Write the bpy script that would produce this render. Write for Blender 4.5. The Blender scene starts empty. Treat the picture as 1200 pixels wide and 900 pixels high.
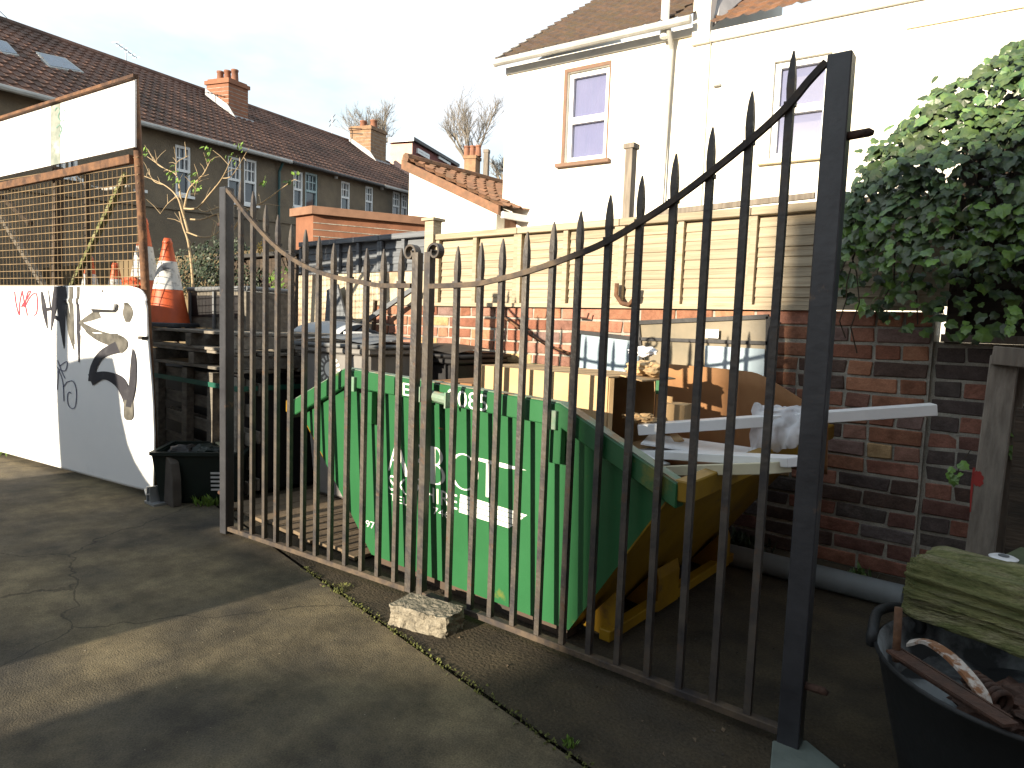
import bpy, bmesh, math, random
from math import sin, cos, tan, radians, pi, sqrt
from mathutils import Vector as V, Matrix, noise
random.seed(7)
SC = bpy.context.scene
COL = SC.collection

# ------------------------------------------------------------------ camera
F_PX, PITCH, ROLL, YAW, EYE = 775.0, radians(4.9), radians(2.1), radians(39.3), 1.10
_f = V((-sin(YAW)*cos(PITCH), cos(YAW)*cos(PITCH), -sin(PITCH)))
_r = V((cos(YAW), sin(YAW), 0.0)); _u = _r.cross(_f)
_R = _r*cos(ROLL) + _u*sin(ROLL); _U = -_r*sin(ROLL) + _u*cos(ROLL)
EYEP = V((0, 0, EYE))
cam = bpy.data.cameras.new('camera'); cam.sensor_width = 36; cam.lens = F_PX/1200*36
cam.clip_start = 0.05; cam.clip_end = 2000
camo = bpy.data.objects.new('camera', cam); COL.objects.link(camo); SC.camera = camo
camo.matrix_world = Matrix(((_R.x, _U.x, -_f.x, 0), (_R.y, _U.y, -_f.y, 0), (_R.z, _U.z, -_f.z, EYE), (0, 0, 0, 1)))

# ------------------------------------------------------------------ sky, sun, exposure
SUN_EL, SUN_AZ = radians(12), radians(4)      # light travels towards +Y, turned 4 degrees to +X
W = bpy.data.worlds.new('World'); SC.world = W; W.use_nodes = True
nt = W.node_tree; nt.nodes.clear()
def wn(t, **k):
    n = nt.nodes.new(t)
    for a, b in k.items(): setattr(n, a, b)
    return n
sky = wn('ShaderNodeTexSky', sky_type='NISHITA', sun_disc=False, sun_elevation=SUN_EL, sun_rotation=pi+SUN_AZ, air_density=1.0, dust_density=0.8, ozone_density=1.5)
tc = wn('ShaderNodeTexCoord'); mp = wn('ShaderNodeMapping'); mp.inputs['Scale'].default_value = (1.0, 1.0, 2.6); mp.inputs['Location'].default_value = (0.35, 0.1, 0.4)
nz = wn('ShaderNodeTexNoise'); nz.inputs['Scale'].default_value = 2.1; nz.inputs['Detail'].default_value = 7; nz.inputs['Roughness'].default_value = 0.55
cr = wn('ShaderNodeValToRGB'); cr.color_ramp.elements[0].position = 0.34; cr.color_ramp.elements[1].position = 0.56; cr.color_ramp.elements[0].color = (0.18, 0.18, 0.18, 1)
mx = wn('ShaderNodeMix', data_type='RGBA'); bg = wn('ShaderNodeBackground'); wo = wn('ShaderNodeOutputWorld')
L = nt.links.new
sx_ = wn('ShaderNodeSeparateXYZ'); L(tc.outputs['Generated'], sx_.inputs[0])       # haze and cloud thin out towards the zenith
th = wn('ShaderNodeMapRange'); th.inputs['From Min'].default_value = 0.45; th.inputs['From Max'].default_value = 0.85; th.inputs['To Min'].default_value = 1.0; th.inputs['To Max'].default_value = 0.42; L(sx_.outputs['Z'], th.inputs['Value'])
L(tc.outputs['Generated'], mp.inputs['Vector']); L(mp.outputs[0], nz.inputs['Vector']); L(nz.outputs['Fac'], cr.inputs['Fac'])
hz = wn('ShaderNodeMix', data_type='RGBA'); hm = wn('ShaderNodeMath', operation='MULTIPLY'); hm.inputs[0].default_value = 0.70; L(th.outputs[0], hm.inputs[1]); L(hm.outputs[0], hz.inputs['Factor']); hz.inputs['B'].default_value = (6.2, 8.3, 9.0, 1)   # thin high veil over the blue
L(sky.outputs[0], hz.inputs['A'])
cm = wn('ShaderNodeMath', operation='MULTIPLY'); L(cr.outputs['Color'], cm.inputs[0]); L(th.outputs[0], cm.inputs[1]); L(cm.outputs[0], mx.inputs['Factor']); L(hz.outputs['Result'], mx.inputs['A']); mx.inputs['B'].default_value = (7.9, 8.35, 8.9, 1)
L(mx.outputs['Result'], bg.inputs['Color']); bg.inputs['Strength'].default_value = 0.060; L(bg.outputs[0], wo.inputs[0])
sun = bpy.data.lights.new('sun', 'SUN'); sun.energy = 5.0; sun.angle = radians(0.5); sun.color = (1.0, 0.86, 0.66)
so = bpy.data.objects.new('sun', sun); COL.objects.link(so)
_d = V((sin(SUN_AZ)*cos(SUN_EL), cos(SUN_AZ)*cos(SUN_EL), -sin(SUN_EL)))
so.rotation_euler = _d.to_track_quat('-Z', 'Y').to_euler()
SC.view_settings.view_transform = 'Standard'; SC.view_settings.look = 'None'
SC.view_settings.gamma = 1.0; SC.view_settings.exposure = 1.3

# ------------------------------------------------------------------ survey: where a sight line meets a known real plane
def ray(x, y): return _f + _R*((x-600)/F_PX) - _U*((y-450)/F_PX)
def onp(x, y, p0, n):
    d = ray(x, y); n = V(n); return EYEP + d*((V(p0)-EYEP).dot(n)/d.dot(n))
def onz(x, y, z=0.0): return onp(x, y, (0, 0, z), (0, 0, 1))
def ony(x, y, Y): return onp(x, y, (0, Y, 0), (0, 1, 0))

# ------------------------------------------------------------------ materials
MATS = {}
def mat(name, col, col2=None, rough=0.7, scale=8.0, bump=0.15, metal=0.0, spec=0.4, stretch=(1, 1, 1), rand=0.0, lo=0.35, hi=0.65,
        col3=None, scale3=2.0, lo3=0.5, hi3=0.62, trans=0.0, island=0.0, bscale=None, bdist=0.01, detail=6, rough2=None, alpha=1.0, coat=0.0, speck=0.0, sscale=140):
    if name in MATS: return MATS[name]
    m = bpy.data.materials.new(name); m.use_nodes = True; n = m.node_tree; n.nodes.clear(); k = n.nodes.new; l = n.links.new
    out = k('ShaderNodeOutputMaterial'); b = k('ShaderNodeBsdfPrincipled'); l(b.outputs[0], out.inputs[0])
    t = k('ShaderNodeTexCoord'); mpn = k('ShaderNodeMapping'); mpn.inputs['Scale'].default_value = stretch
    l(t.outputs['Object'], mpn.inputs['Vector'])
    vec = mpn.outputs[0]
    if rand > 0:
        oi = k('ShaderNodeObjectInfo'); ad = k('ShaderNodeVectorMath'); ad.operation = 'ADD'; sc_ = k('ShaderNodeVectorMath'); sc_.operation = 'SCALE'
        cmb = k('ShaderNodeCombineXYZ')
        for q in range(3): l(oi.outputs['Random'], cmb.inputs[q])
        l(cmb.outputs[0], sc_.inputs[0]); sc_.inputs['Scale'].default_value = 37.0
        l(vec, ad.inputs[0]); l(sc_.outputs[0], ad.inputs[1]); vec = ad.outputs[0]
    nn = k('ShaderNodeTexNoise'); nn.inputs['Scale'].default_value = scale; nn.inputs['Detail'].default_value = detail; nn.inputs['Roughness'].default_value = 0.6
    l(vec, nn.inputs['Vector'])
    c2 = col2 if col2 else tuple(c*0.7 for c in col)
    r = k('ShaderNodeValToRGB'); e = r.color_ramp.elements; e[0].position = lo; e[1].position = hi; e[0].color = (*c2, 1); e[1].color = (*col, 1)
    l(nn.outputs['Fac'], r.inputs['Fac']); colr = r.outputs['Color']
    if col3:
        n3 = k('ShaderNodeTexNoise'); n3.inputs['Scale'].default_value = scale3; n3.inputs['Detail'].default_value = 8; n3.inputs['Roughness'].default_value = 0.65
        l(vec, n3.inputs['Vector']); r3 = k('ShaderNodeValToRGB'); e = r3.color_ramp.elements; e[0].position = lo3; e[1].position = hi3
        l(n3.outputs['Fac'], r3.inputs['Fac']); m3 = k('ShaderNodeMix'); m3.data_type = 'RGBA'
        l(r3.outputs['Color'], m3.inputs['Factor']); l(colr, m3.inputs['A']); m3.inputs['B'].default_value = (*col3, 1); colr = m3.outputs['Result']
    if speck > 0:
        ns = k('ShaderNodeTexNoise'); ns.inputs['Scale'].default_value = sscale; ns.inputs['Detail'].default_value = 4; ns.inputs['Roughness'].default_value = 0.75; l(vec, ns.inputs['Vector'])
        mr = k('ShaderNodeMapRange'); mr.inputs['From Min'].default_value = 0.3; mr.inputs['From Max'].default_value = 0.7; mr.inputs['To Min'].default_value = 1-speck; mr.inputs['To Max'].default_value = 1+speck; l(ns.outputs['Fac'], mr.inputs['Value'])
        mm = k('ShaderNodeMix'); mm.data_type = 'RGBA'; mm.blend_type = 'MULTIPLY'; mm.inputs['Factor'].default_value = 1; l(colr, mm.inputs['A']); l(mr.outputs[0], mm.inputs['B']); colr = mm.outputs['Result']
    for kind, amt in (('o', rand), ('i', island)):
        if amt > 0:
            if kind == 'o': src = k('ShaderNodeObjectInfo').outputs['Random']
            else: src = k('ShaderNodeNewGeometry').outputs['Random Per Island']
            mr = k('ShaderNodeMapRange'); mr.inputs['To Min'].default_value = 1-amt; mr.inputs['To Max'].default_value = 1+amt
            l(src, mr.inputs['Value']); mm = k('ShaderNodeMix'); mm.data_type = 'RGBA'; mm.blend_type = 'MULTIPLY'; mm.inputs['Factor'].default_value = 1
            l(colr, mm.inputs['A']); l(mr.outputs[0], mm.inputs['B']); colr = mm.outputs['Result']
    l(colr, b.inputs['Base Color'])
    b.inputs['Roughness'].default_value = rough; b.inputs['Metallic'].default_value = metal; b.inputs['Specular IOR Level'].default_value = spec
    if rough2 is not None:
        rr = k('ShaderNodeMapRange'); rr.inputs['To Min'].default_value = rough; rr.inputs['To Max'].default_value = rough2; l(nn.outputs['Fac'], rr.inputs['Value']); l(rr.outputs[0], b.inputs['Roughness'])
    if trans: b.inputs['Transmission Weight'].default_value = trans
    if alpha < 1: b.inputs['Alpha'].default_value = alpha
    if coat: b.inputs['Coat Weight'].default_value = coat
    if bump > 0:
        nb = k('ShaderNodeTexNoise'); nb.inputs['Scale'].default_value = bscale or scale*3; nb.inputs['Detail'].default_value = 8; l(vec, nb.inputs['Vector'])
        bp = k('ShaderNodeBump'); bp.inputs['Strength'].default_value = bump; bp.inputs['Distance'].default_value = bdist
        l(nb.outputs['Fac'], bp.inputs['Height']); l(bp.outputs[0], b.inputs['Normal'])
    MATS[name] = m; return m
def add_cracks(m):
    n = m.node_tree; k = n.nodes.new; l = n.links.new; b = next(x for x in n.nodes if x.type == 'BSDF_PRINCIPLED'); src = b.inputs['Base Color'].links[0].from_socket
    t = k('ShaderNodeTexCoord'); nz_ = k('ShaderNodeTexNoise'); nz_.inputs['Scale'].default_value = 3; nz_.inputs['Detail'].default_value = 8; l(t.outputs['Object'], nz_.inputs['Vector'])
    sc_ = k('ShaderNodeVectorMath'); sc_.operation = 'SCALE'; sc_.inputs['Scale'].default_value = 0.35; l(nz_.outputs['Color'], sc_.inputs[0]); ad = k('ShaderNodeVectorMath'); l(t.outputs['Object'], ad.inputs[0]); l(sc_.outputs[0], ad.inputs[1])
    vo = k('ShaderNodeTexVoronoi'); vo.feature = 'DISTANCE_TO_EDGE'; vo.inputs['Scale'].default_value = 0.55; l(ad.outputs[0], vo.inputs['Vector'])
    mr = k('ShaderNodeMapRange'); mr.inputs['From Min'].default_value = 0.0008; mr.inputs['From Max'].default_value = 0.0035; mr.inputs['To Min'].default_value = 0.45; l(vo.outputs['Distance'], mr.inputs['Value'])
    st = k('ShaderNodeTexNoise'); st.inputs['Scale'].default_value = 5.5; st.inputs['Detail'].default_value = 9; st.inputs['Roughness'].default_value = 0.7; l(t.outputs['Object'], st.inputs['Vector'])
    m2 = k('ShaderNodeMapRange'); m2.inputs['From Min'].default_value = 0.36; m2.inputs['From Max'].default_value = 0.62; m2.inputs['To Min'].default_value = 0.62; m2.inputs['To Max'].default_value = 1.3; l(st.outputs['Fac'], m2.inputs['Value'])
    ml = k('ShaderNodeMath'); ml.operation = 'MULTIPLY'; l(mr.outputs[0], ml.inputs[0]); l(m2.outputs[0], ml.inputs[1])
    mm = k('ShaderNodeMix'); mm.data_type = 'RGBA'; mm.blend_type = 'MULTIPLY'; mm.inputs['Factor'].default_value = 1; l(src, mm.inputs['A']); l(ml.outputs[0], mm.inputs['B']); l(mm.outputs['Result'], b.inputs['Base Color'])
def ramp_mat(name, stops, **k):
    """a material whose base colour is picked per object from a list (bricks, roof pieces)"""
    m = mat(name, (1, 1, 1), (0.62, 0.6, 0.58), **k); n = m.node_tree; b = next(x for x in n.nodes if x.type == 'BSDF_PRINCIPLED')
    src = b.inputs['Base Color'].links[0].from_socket
    oi = n.nodes.new('ShaderNodeObjectInfo'); r = n.nodes.new('ShaderNodeValToRGB'); r.color_ramp.interpolation = 'CONSTANT'
    e = r.color_ramp.elements
    while len(e) > 1: e.remove(e[-1])
    e[0].position = 0; e[0].color = (*stops[0], 1)
    for i, s in enumerate(stops[1:], 1): q = e.new(i/len(stops)); q.color = (*s, 1)
    n.links.new(oi.outputs['Random'], r.inputs['Fac'])
    mm = n.nodes.new('ShaderNodeMix'); mm.data_type = 'RGBA'; mm.blend_type = 'MULTIPLY'; mm.inputs['Factor'].default_value = 1
    n.links.new(src, mm.inputs['A']); n.links.new(r.outputs['Color'], mm.inputs['B']); n.links.new(mm.outputs['Result'], b.inputs['Base Color'])
    return m

M_conc = mat('forecourt_concrete', (0.165, 0.130, 0.074), (0.070, 0.058, 0.038), 0.92, 2.2, 0.85, col3=(0.034, 0.031, 0.027), scale3=0.9, lo3=0.44, hi3=0.66, bscale=190, bdist=0.0035, detail=10, speck=0.5, sscale=190)
add_cracks(M_conc)
M_yard = mat('yard_dirt', (0.066, 0.050, 0.029), (0.024, 0.019, 0.012), 0.95, 4, 0.9, col3=(0.05, 0.042, 0.032), scale3=1.5, lo3=0.52, hi3=0.7, bscale=90, bdist=0.006, detail=10, speck=0.45, sscale=110)
M_earth = mat('bare_earth', (0.07, 0.055, 0.04), (0.03, 0.025, 0.018), 0.95, 3, 0.8)
M_iron = mat('gate_iron', (0.074, 0.062, 0.050), (0.026, 0.024, 0.027), 0.5, 14, 0.7, spec=0.5, col3=(0.080, 0.048, 0.030), scale3=24, lo3=0.58, hi3=0.70, bscale=55, bdist=0.004)
M_ironp = mat('gate_post_iron', (0.036, 0.038, 0.045), (0.018, 0.019, 0.024), 0.42, 9, 0.4, spec=0.6, col3=(0.11, 0.07, 0.045), scale3=13, lo3=0.63, hi3=0.7, bscale=40, bdist=0.003)
M_rail = mat('gate_rail_rusty', (0.11, 0.080, 0.052), (0.038, 0.030, 0.027), 0.75, 16, 0.6, col3=(0.03, 0.026, 0.026), scale3=9, bscale=60, bdist=0.003)
M_green = mat('skip_green', (0.022, 0.112, 0.042), (0.018, 0.095, 0.035), 0.35, 3, 0.18, spec=0.5, col3=(0.15, 0.15, 0.03), scale3=4, lo3=0.645, hi3=0.74, bscale=7, bdist=0.02)
M_yellow = mat('skip_yellow', (0.27, 0.155, 0.006), (0.18, 0.10, 0.006), 0.45, 5, 0.3, col3=(0.09, 0.05, 0.025), scale3=7, lo3=0.58, hi3=0.7, bscale=9, bdist=0.01)
M_rimworn = mat('skip_rim_worn', (0.10, 0.22, 0.14), (0.20, 0.24, 0.20), 0.5, 14, 0.3, col3=(0.22, 0.14, 0.07), scale3=10)
M_skipin = mat('skip_inside_rust', (0.085, 0.055, 0.038), (0.04, 0.032, 0.026), 0.8, 6, 0.5)
M_white = mat('white_print', (0.80, 0.80, 0.78), (0.66, 0.68, 0.64), 0.5, 20, 0.0)
M_card = mat('cardboard', (0.50, 0.35, 0.19), (0.42, 0.29, 0.155), 0.85, 7, 0.25, rand=0.12)
M_cardd = mat('cardboard_brown', (0.27, 0.14, 0.06), (0.21, 0.105, 0.045), 0.85, 5, 0.25, rand=0.1)
M_upvc = mat('white_plastic_trim', (0.78, 0.79, 0.80), (0.70, 0.71, 0.73), 0.35, 6, 0.05)
M_cream = mat('cream_board', (0.62, 0.58, 0.42), (0.54, 0.50, 0.36), 0.6, 6, 0.1)
M_poly = mat('clear_polythene', (0.80, 0.82, 0.86), (0.70, 0.72, 0.78), 0.22, 9, 0.4, trans=0.0, alpha=0.62)
M_brick = ramp_mat('old_red_brick', [(0.34, 0.15, 0.09), (0.30, 0.125, 0.08), (0.38, 0.19, 0.12), (0.24, 0.12, 0.09), (0.30, 0.16, 0.12), (0.28, 0.13, 0.08), (0.20, 0.13, 0.115), (0.36, 0.17, 0.10), (0.40, 0.27, 0.14), (0.26, 0.12, 0.08), (0.30, 0.14, 0.10)], rough=0.92, scale=18, bump=0.8, rand=0.3, col3=(0.95, 1.05, 1.05), scale3=7, lo3=0.53, hi3=0.80, bdist=0.006, speck=0.22, sscale=160)
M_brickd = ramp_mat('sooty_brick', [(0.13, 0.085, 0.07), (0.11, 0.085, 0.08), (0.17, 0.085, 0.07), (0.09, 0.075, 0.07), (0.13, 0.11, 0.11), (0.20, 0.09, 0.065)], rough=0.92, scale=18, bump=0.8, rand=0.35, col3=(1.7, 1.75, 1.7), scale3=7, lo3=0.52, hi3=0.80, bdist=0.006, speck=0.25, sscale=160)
M_mortar = mat('lime_mortar', (0.38, 0.36, 0.31), (0.24, 0.23, 0.20), 0.95, 10, 0.9, col3=(0.13, 0.125, 0.11), scale3=3, lo3=0.5, hi3=0.75, bdist=0.01, speck=0.25)
M_fence = mat('pale_larch_boards', (0.39, 0.33, 0.24), (0.27, 0.225, 0.16), 0.85, 5, 0.35, stretch=(0.6, 3, 14), rand=0.14, col3=(0.22, 0.15, 0.085), scale3=2.6, lo3=0.60, hi3=0.76)
M_shadeg = mat('shade_grey_boards', (0.15, 0.165, 0.185), (0.10, 0.11, 0.125), 0.9, 5, 0.35, stretch=(0.6, 3, 14), rand=0.14)  # bluish grey puts shade into the board colour
M_dkwood = mat('dark_old_timber', (0.075, 0.055, 0.040), (0.035, 0.028, 0.022), 0.9, 6, 0.5, stretch=(1, 1, 5), rand=0.25)
M_dkfence = mat('dark_stained_boards', (0.040, 0.028, 0.020), (0.022, 0.016, 0.012), 0.9, 6, 0.4, stretch=(0.6, 3, 12), rand=0.2)
M_greywood = mat('silvered_timber', (0.24, 0.21, 0.175), (0.14, 0.12, 0.10), 0.9, 7, 0.5, stretch=(6, 6, 0.6), rand=0.12)
M_pallet = mat('pallet_timber', (0.21, 0.19, 0.16), (0.11, 0.10, 0.085), 0.9, 8, 0.4, rand=0.3, stretch=(1, 4, 4))
M_rust = mat('rusty_steel', (0.17, 0.085, 0.042), (0.085, 0.045, 0.027), 0.85, 16, 0.5, col3=(0.055, 0.03, 0.02), scale3=7)
M_rustd = mat('dark_rust', (0.075, 0.035, 0.022), (0.035, 0.02, 0.015), 0.8, 18, 0.7)
M_meshw = mat('galvanised_wire', (0.24, 0.17, 0.09), (0.13, 0.09, 0.05), 0.7, 12, 0.0)
M_panel = mat('white_sheet_metal', (0.80, 0.81, 0.82), (0.74, 0.76, 0.78), 0.42, 1.5, 0.12, bscale=5, bdist=0.02, col3=(0.60, 0.62, 0.62), scale3=3.5, lo3=0.62, hi3=0.8)
M_spray = mat('black_spray', (0.014, 0.014, 0.022), (0.045, 0.045, 0.055), 0.6, 10, 0.0, lo=0.3, hi=0.5)
M_sprayg = mat('thin_grey_spray', (0.040, 0.038, 0.033), (0.12, 0.115, 0.10), 0.6, 14, 0.0)
M_sprayl = mat('faint_grey_marker', (0.50, 0.51, 0.52), (0.66, 0.67, 0.68), 0.6, 20, 0.0)
M_marker = mat('blue_black_marker', (0.05, 0.06, 0.12), (0.09, 0.10, 0.17), 0.6, 20, 0.0)
M_redm = mat('red_marker', (0.45, 0.02, 0.05), (0.55, 0.06, 0.08), 0.6, 30, 0.0)
M_greenm = mat('green_marker', (0.05, 0.17, 0.14), (0.2, 0.3, 0.26), 0.6, 30, 0.0)
M_black = mat('black_plastic', (0.018, 0.018, 0.020), (0.012, 0.012, 0.014), 0.5, 8, 0.15)
M_binlid = mat('grey_plastic_lid', (0.16, 0.17, 0.18), (0.12, 0.13, 0.14), 0.5, 6, 0.15)
M_bingrey = mat('grey_bin_plastic', (0.20, 0.195, 0.19), (0.15, 0.145, 0.14), 0.5, 6, 0.15)
M_orange = mat('cone_orange', (0.50, 0.092, 0.026), (0.40, 0.07, 0.024), 0.5, 12, 0.15, col3=(0.14, 0.04, 0.025), scale3=6, lo3=0.6, hi3=0.75)
M_conew = mat('cone_white_sleeve', (0.56, 0.57, 0.57), (0.44, 0.45, 0.45), 0.5, 9, 0.1, col3=(0.12, 0.12, 0.12), scale3=14, lo3=0.53, hi3=0.66)
M_conebase = mat('cone_base_rubber', (0.045, 0.052, 0.062), (0.03, 0.033, 0.04), 0.7, 10, 0.3)
M_render_d = mat('grey_pebbledash', (0.20, 0.160, 0.110), (0.14, 0.112, 0.08), 0.95, 1.2, 0.9, col3=(0.09, 0.083, 0.07), scale3=0.5, lo3=0.5, hi3=0.7, bscale=25, bdist=0.02)
M_render_w = mat('white_render', (0.80, 0.77, 0.69), (0.74, 0.70, 0.61), 0.9, 1.2, 0.4, bscale=20, bdist=0.01)
M_render_c = mat('cream_render', (0.74, 0.66, 0.48), (0.68, 0.60, 0.43), 0.9, 1.2, 0.4, bscale=20, bdist=0.01)
M_tan = mat('tan_rendered_wall', (0.17, 0.125, 0.07), (0.11, 0.085, 0.05), 0.95, 2, 0.4)
M_rooft = mat('brown_concrete_tiles', (0.205, 0.112, 0.080), (0.11, 0.062, 0.048), 0.85, 2.5, 0.5, island=0.12, col3=(0.065, 0.045, 0.036), scale3=0.9, lo3=0.45, hi3=0.65)
M_roofr = mat('red_brown_tiles', (0.135, 0.088, 0.064), (0.078, 0.056, 0.045), 0.85, 5, 0.6, col3=(0.10, 0.075, 0.05), scale3=2.2, lo3=0.45, hi3=0.65)
M_pantile = mat('clay_pantiles', (0.23, 0.12, 0.07), (0.14, 0.078, 0.05), 0.85, 5, 0.6, col3=(0.12, 0.08, 0.05), scale3=3, lo3=0.48, hi3=0.66)
M_chim = mat('orange_chimney_brick', (0.26, 0.115, 0.065), (0.19, 0.085, 0.05), 0.9, 5, 0.4, rand=0.15)
M_chimy = mat('buff_chimney_brick', (0.30, 0.19, 0.11), (0.2, 0.12, 0.075), 0.9, 5, 0.4, rand=0.15)
M_pot = mat('clay_pot', (0.27, 0.12, 0.07), (0.18, 0.085, 0.055), 0.8, 6, 0.2)
M_lead = mat('lead_flashing', (0.40, 0.40, 0.41), (0.3, 0.3, 0.31), 0.6, 5, 0.1)
M_wframe = mat('white_window_paint', (0.78, 0.79, 0.78), (0.7, 0.71, 0.7), 0.5, 8, 0.0)
M_wblue = mat('pale_blue_window_paint', (0.36, 0.48, 0.48), (0.3, 0.4, 0.42), 0.5, 8, 0.0)
M_glass = mat('dark_window_glass', (0.05, 0.06, 0.07), (0.03, 0.035, 0.045), 0.06, 3, 0.0, spec=0.8)
M_glassb = mat('skylight_glass', (0.14, 0.18, 0.24), (0.10, 0.14, 0.19), 0.3, 3, 0.0, spec=0.25)
M_curtain = mat('lilac_curtain', (0.26, 0.18, 0.38), (0.13, 0.12, 0.30), 0.8, 4, 0.0, stretch=(6, 6, 0.3))
M_terra = mat('terracotta_trim', (0.20, 0.12, 0.085), (0.16, 0.10, 0.07), 0.8, 6, 0.1)
M_gutter = mat('grey_gutter', (0.42, 0.42, 0.40), (0.32, 0.32, 0.30), 0.6, 5, 0.0)
M_gutterd = mat('dark_gutter', (0.05, 0.05, 0.05), (0.035, 0.035, 0.035), 0.5, 5, 0.0)
M_leaf = mat('ivy_leaf', (0.105, 0.165, 0.048), (0.036, 0.084, 0.038), 0.42, 30, 0.2, spec=0.55, rand=0.5, island=0.45, col3=(0.13, 0.17, 0.075), scale3=1.8, lo3=0.54, hi3=0.72, bdist=0.004)
M_leafl = mat('young_ivy_leaf', (0.15, 0.27, 0.05), (0.09, 0.18, 0.035), 0.4, 30, 0.2, spec=0.5, rand=0.3, island=0.3, bdist=0.004)
M_weed = mat('weed_leaf', (0.13, 0.22, 0.03), (0.07, 0.14, 0.02), 0.6, 20, 0.0, island=0.4)
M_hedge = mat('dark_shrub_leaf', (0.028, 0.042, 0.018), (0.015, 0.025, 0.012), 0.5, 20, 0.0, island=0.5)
M_moss = mat('moss', (0.12, 0.13, 0.035), (0.07, 0.08, 0.025), 0.95, 20, 0.5)
M_twig = mat('pale_twigs', (0.40, 0.31, 0.19), (0.30, 0.22, 0.13), 0.85, 12, 0.2)
M_bark = mat('grey_bark', (0.26, 0.235, 0.20), (0.18, 0.16, 0.135), 0.9, 6, 0.3)
M_dktwig = mat('ivy_stem', (0.06, 0.045, 0.03), (0.035, 0.028, 0.02), 0.9, 12, 0.2)
M_log = mat('mossy_timber', (0.19, 0.19, 0.080), (0.085, 0.10, 0.034), 0.95, 9, 0.8, stretch=(1, 5, 5), col3=(0.28, 0.25, 0.16), scale3=3.5, lo3=0.5, hi3=0.7, bdist=0.02, speck=0.35, sscale=60)
M_mossbox = mat('algae_box', (0.10, 0.12, 0.06), (0.06, 0.075, 0.04), 0.8, 6, 0.3)
M_tub = mat('black_tub_rubber', (0.011, 0.013, 0.015), (0.007, 0.008, 0.009), 0.6, 6, 0.3, col3=(0.13, 0.145, 0.15), scale3=5, lo3=0.62, hi3=0.82)
M_tubin = mat('dusty_tub_inside', (0.22, 0.24, 0.25), (0.035, 0.038, 0.04), 0.7, 7, 0.5, lo=0.42, hi=0.58)
M_pipe = mat('grey_drain_pipe', (0.20, 0.225, 0.24), (0.15, 0.17, 0.18), 0.55, 5, 0.1)
M_stone = mat('pale_concrete_block', (0.25, 0.225, 0.175), (0.15, 0.135, 0.105), 0.95, 18, 1.0, bscale=40, bdist=0.02, speck=0.35)
M_pad = mat('green_grey_concrete', (0.17, 0.20, 0.18), (0.11, 0.135, 0.12), 0.9, 7, 0.4)
M_slab = mat('brown_paving_slab', (0.075, 0.065, 0.055), (0.05, 0.043, 0.037), 0.9, 7, 0.4)
M_galv = mat('galvanised_steel', (0.42, 0.44, 0.46), (0.3, 0.32, 0.34), 0.4, 12, 0.1, metal=0.7)
M_blue = mat('blue_plastic', (0.02, 0.16, 0.50), (0.015, 0.12, 0.42), 0.5, 8, 0.0)
M_strap = mat('green_strap', (0.012, 0.10, 0.065), (0.008, 0.07, 0.05), 0.5, 8, 0.0)
M_gbox = mat('dark_green_box', (0.006, 0.014, 0.011), (0.004, 0.009, 0.008), 0.5, 8, 0.15)
M_pglass = mat('sky_tint_door_glass', (0.36, 0.45, 0.52), (0.25, 0.32, 0.38), 0.15, 4, 0.1, spec=0.8)  # pale blue base colour paints in the reflected sky
M_pglass2 = mat('cloudy_door_glass', (0.24, 0.20, 0.14), (0.17, 0.15, 0.11), 0.25, 4, 0.1, spec=0.7)
M_house_b = mat('brown_house_brick', (0.25, 0.14, 0.09), (0.18, 0.10, 0.065), 0.9, 5, 0.3)
M_boardy = mat('yard_deck_boards', (0.17, 0.125, 0.080), (0.10, 0.075, 0.05), 0.9, 5, 0.4, rand=0.2)
M_redspray = mat('red_paint_splash', (0.30, 0.022, 0.016), (0.24, 0.02, 0.015), 0.6, 20, 0.0)

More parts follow.
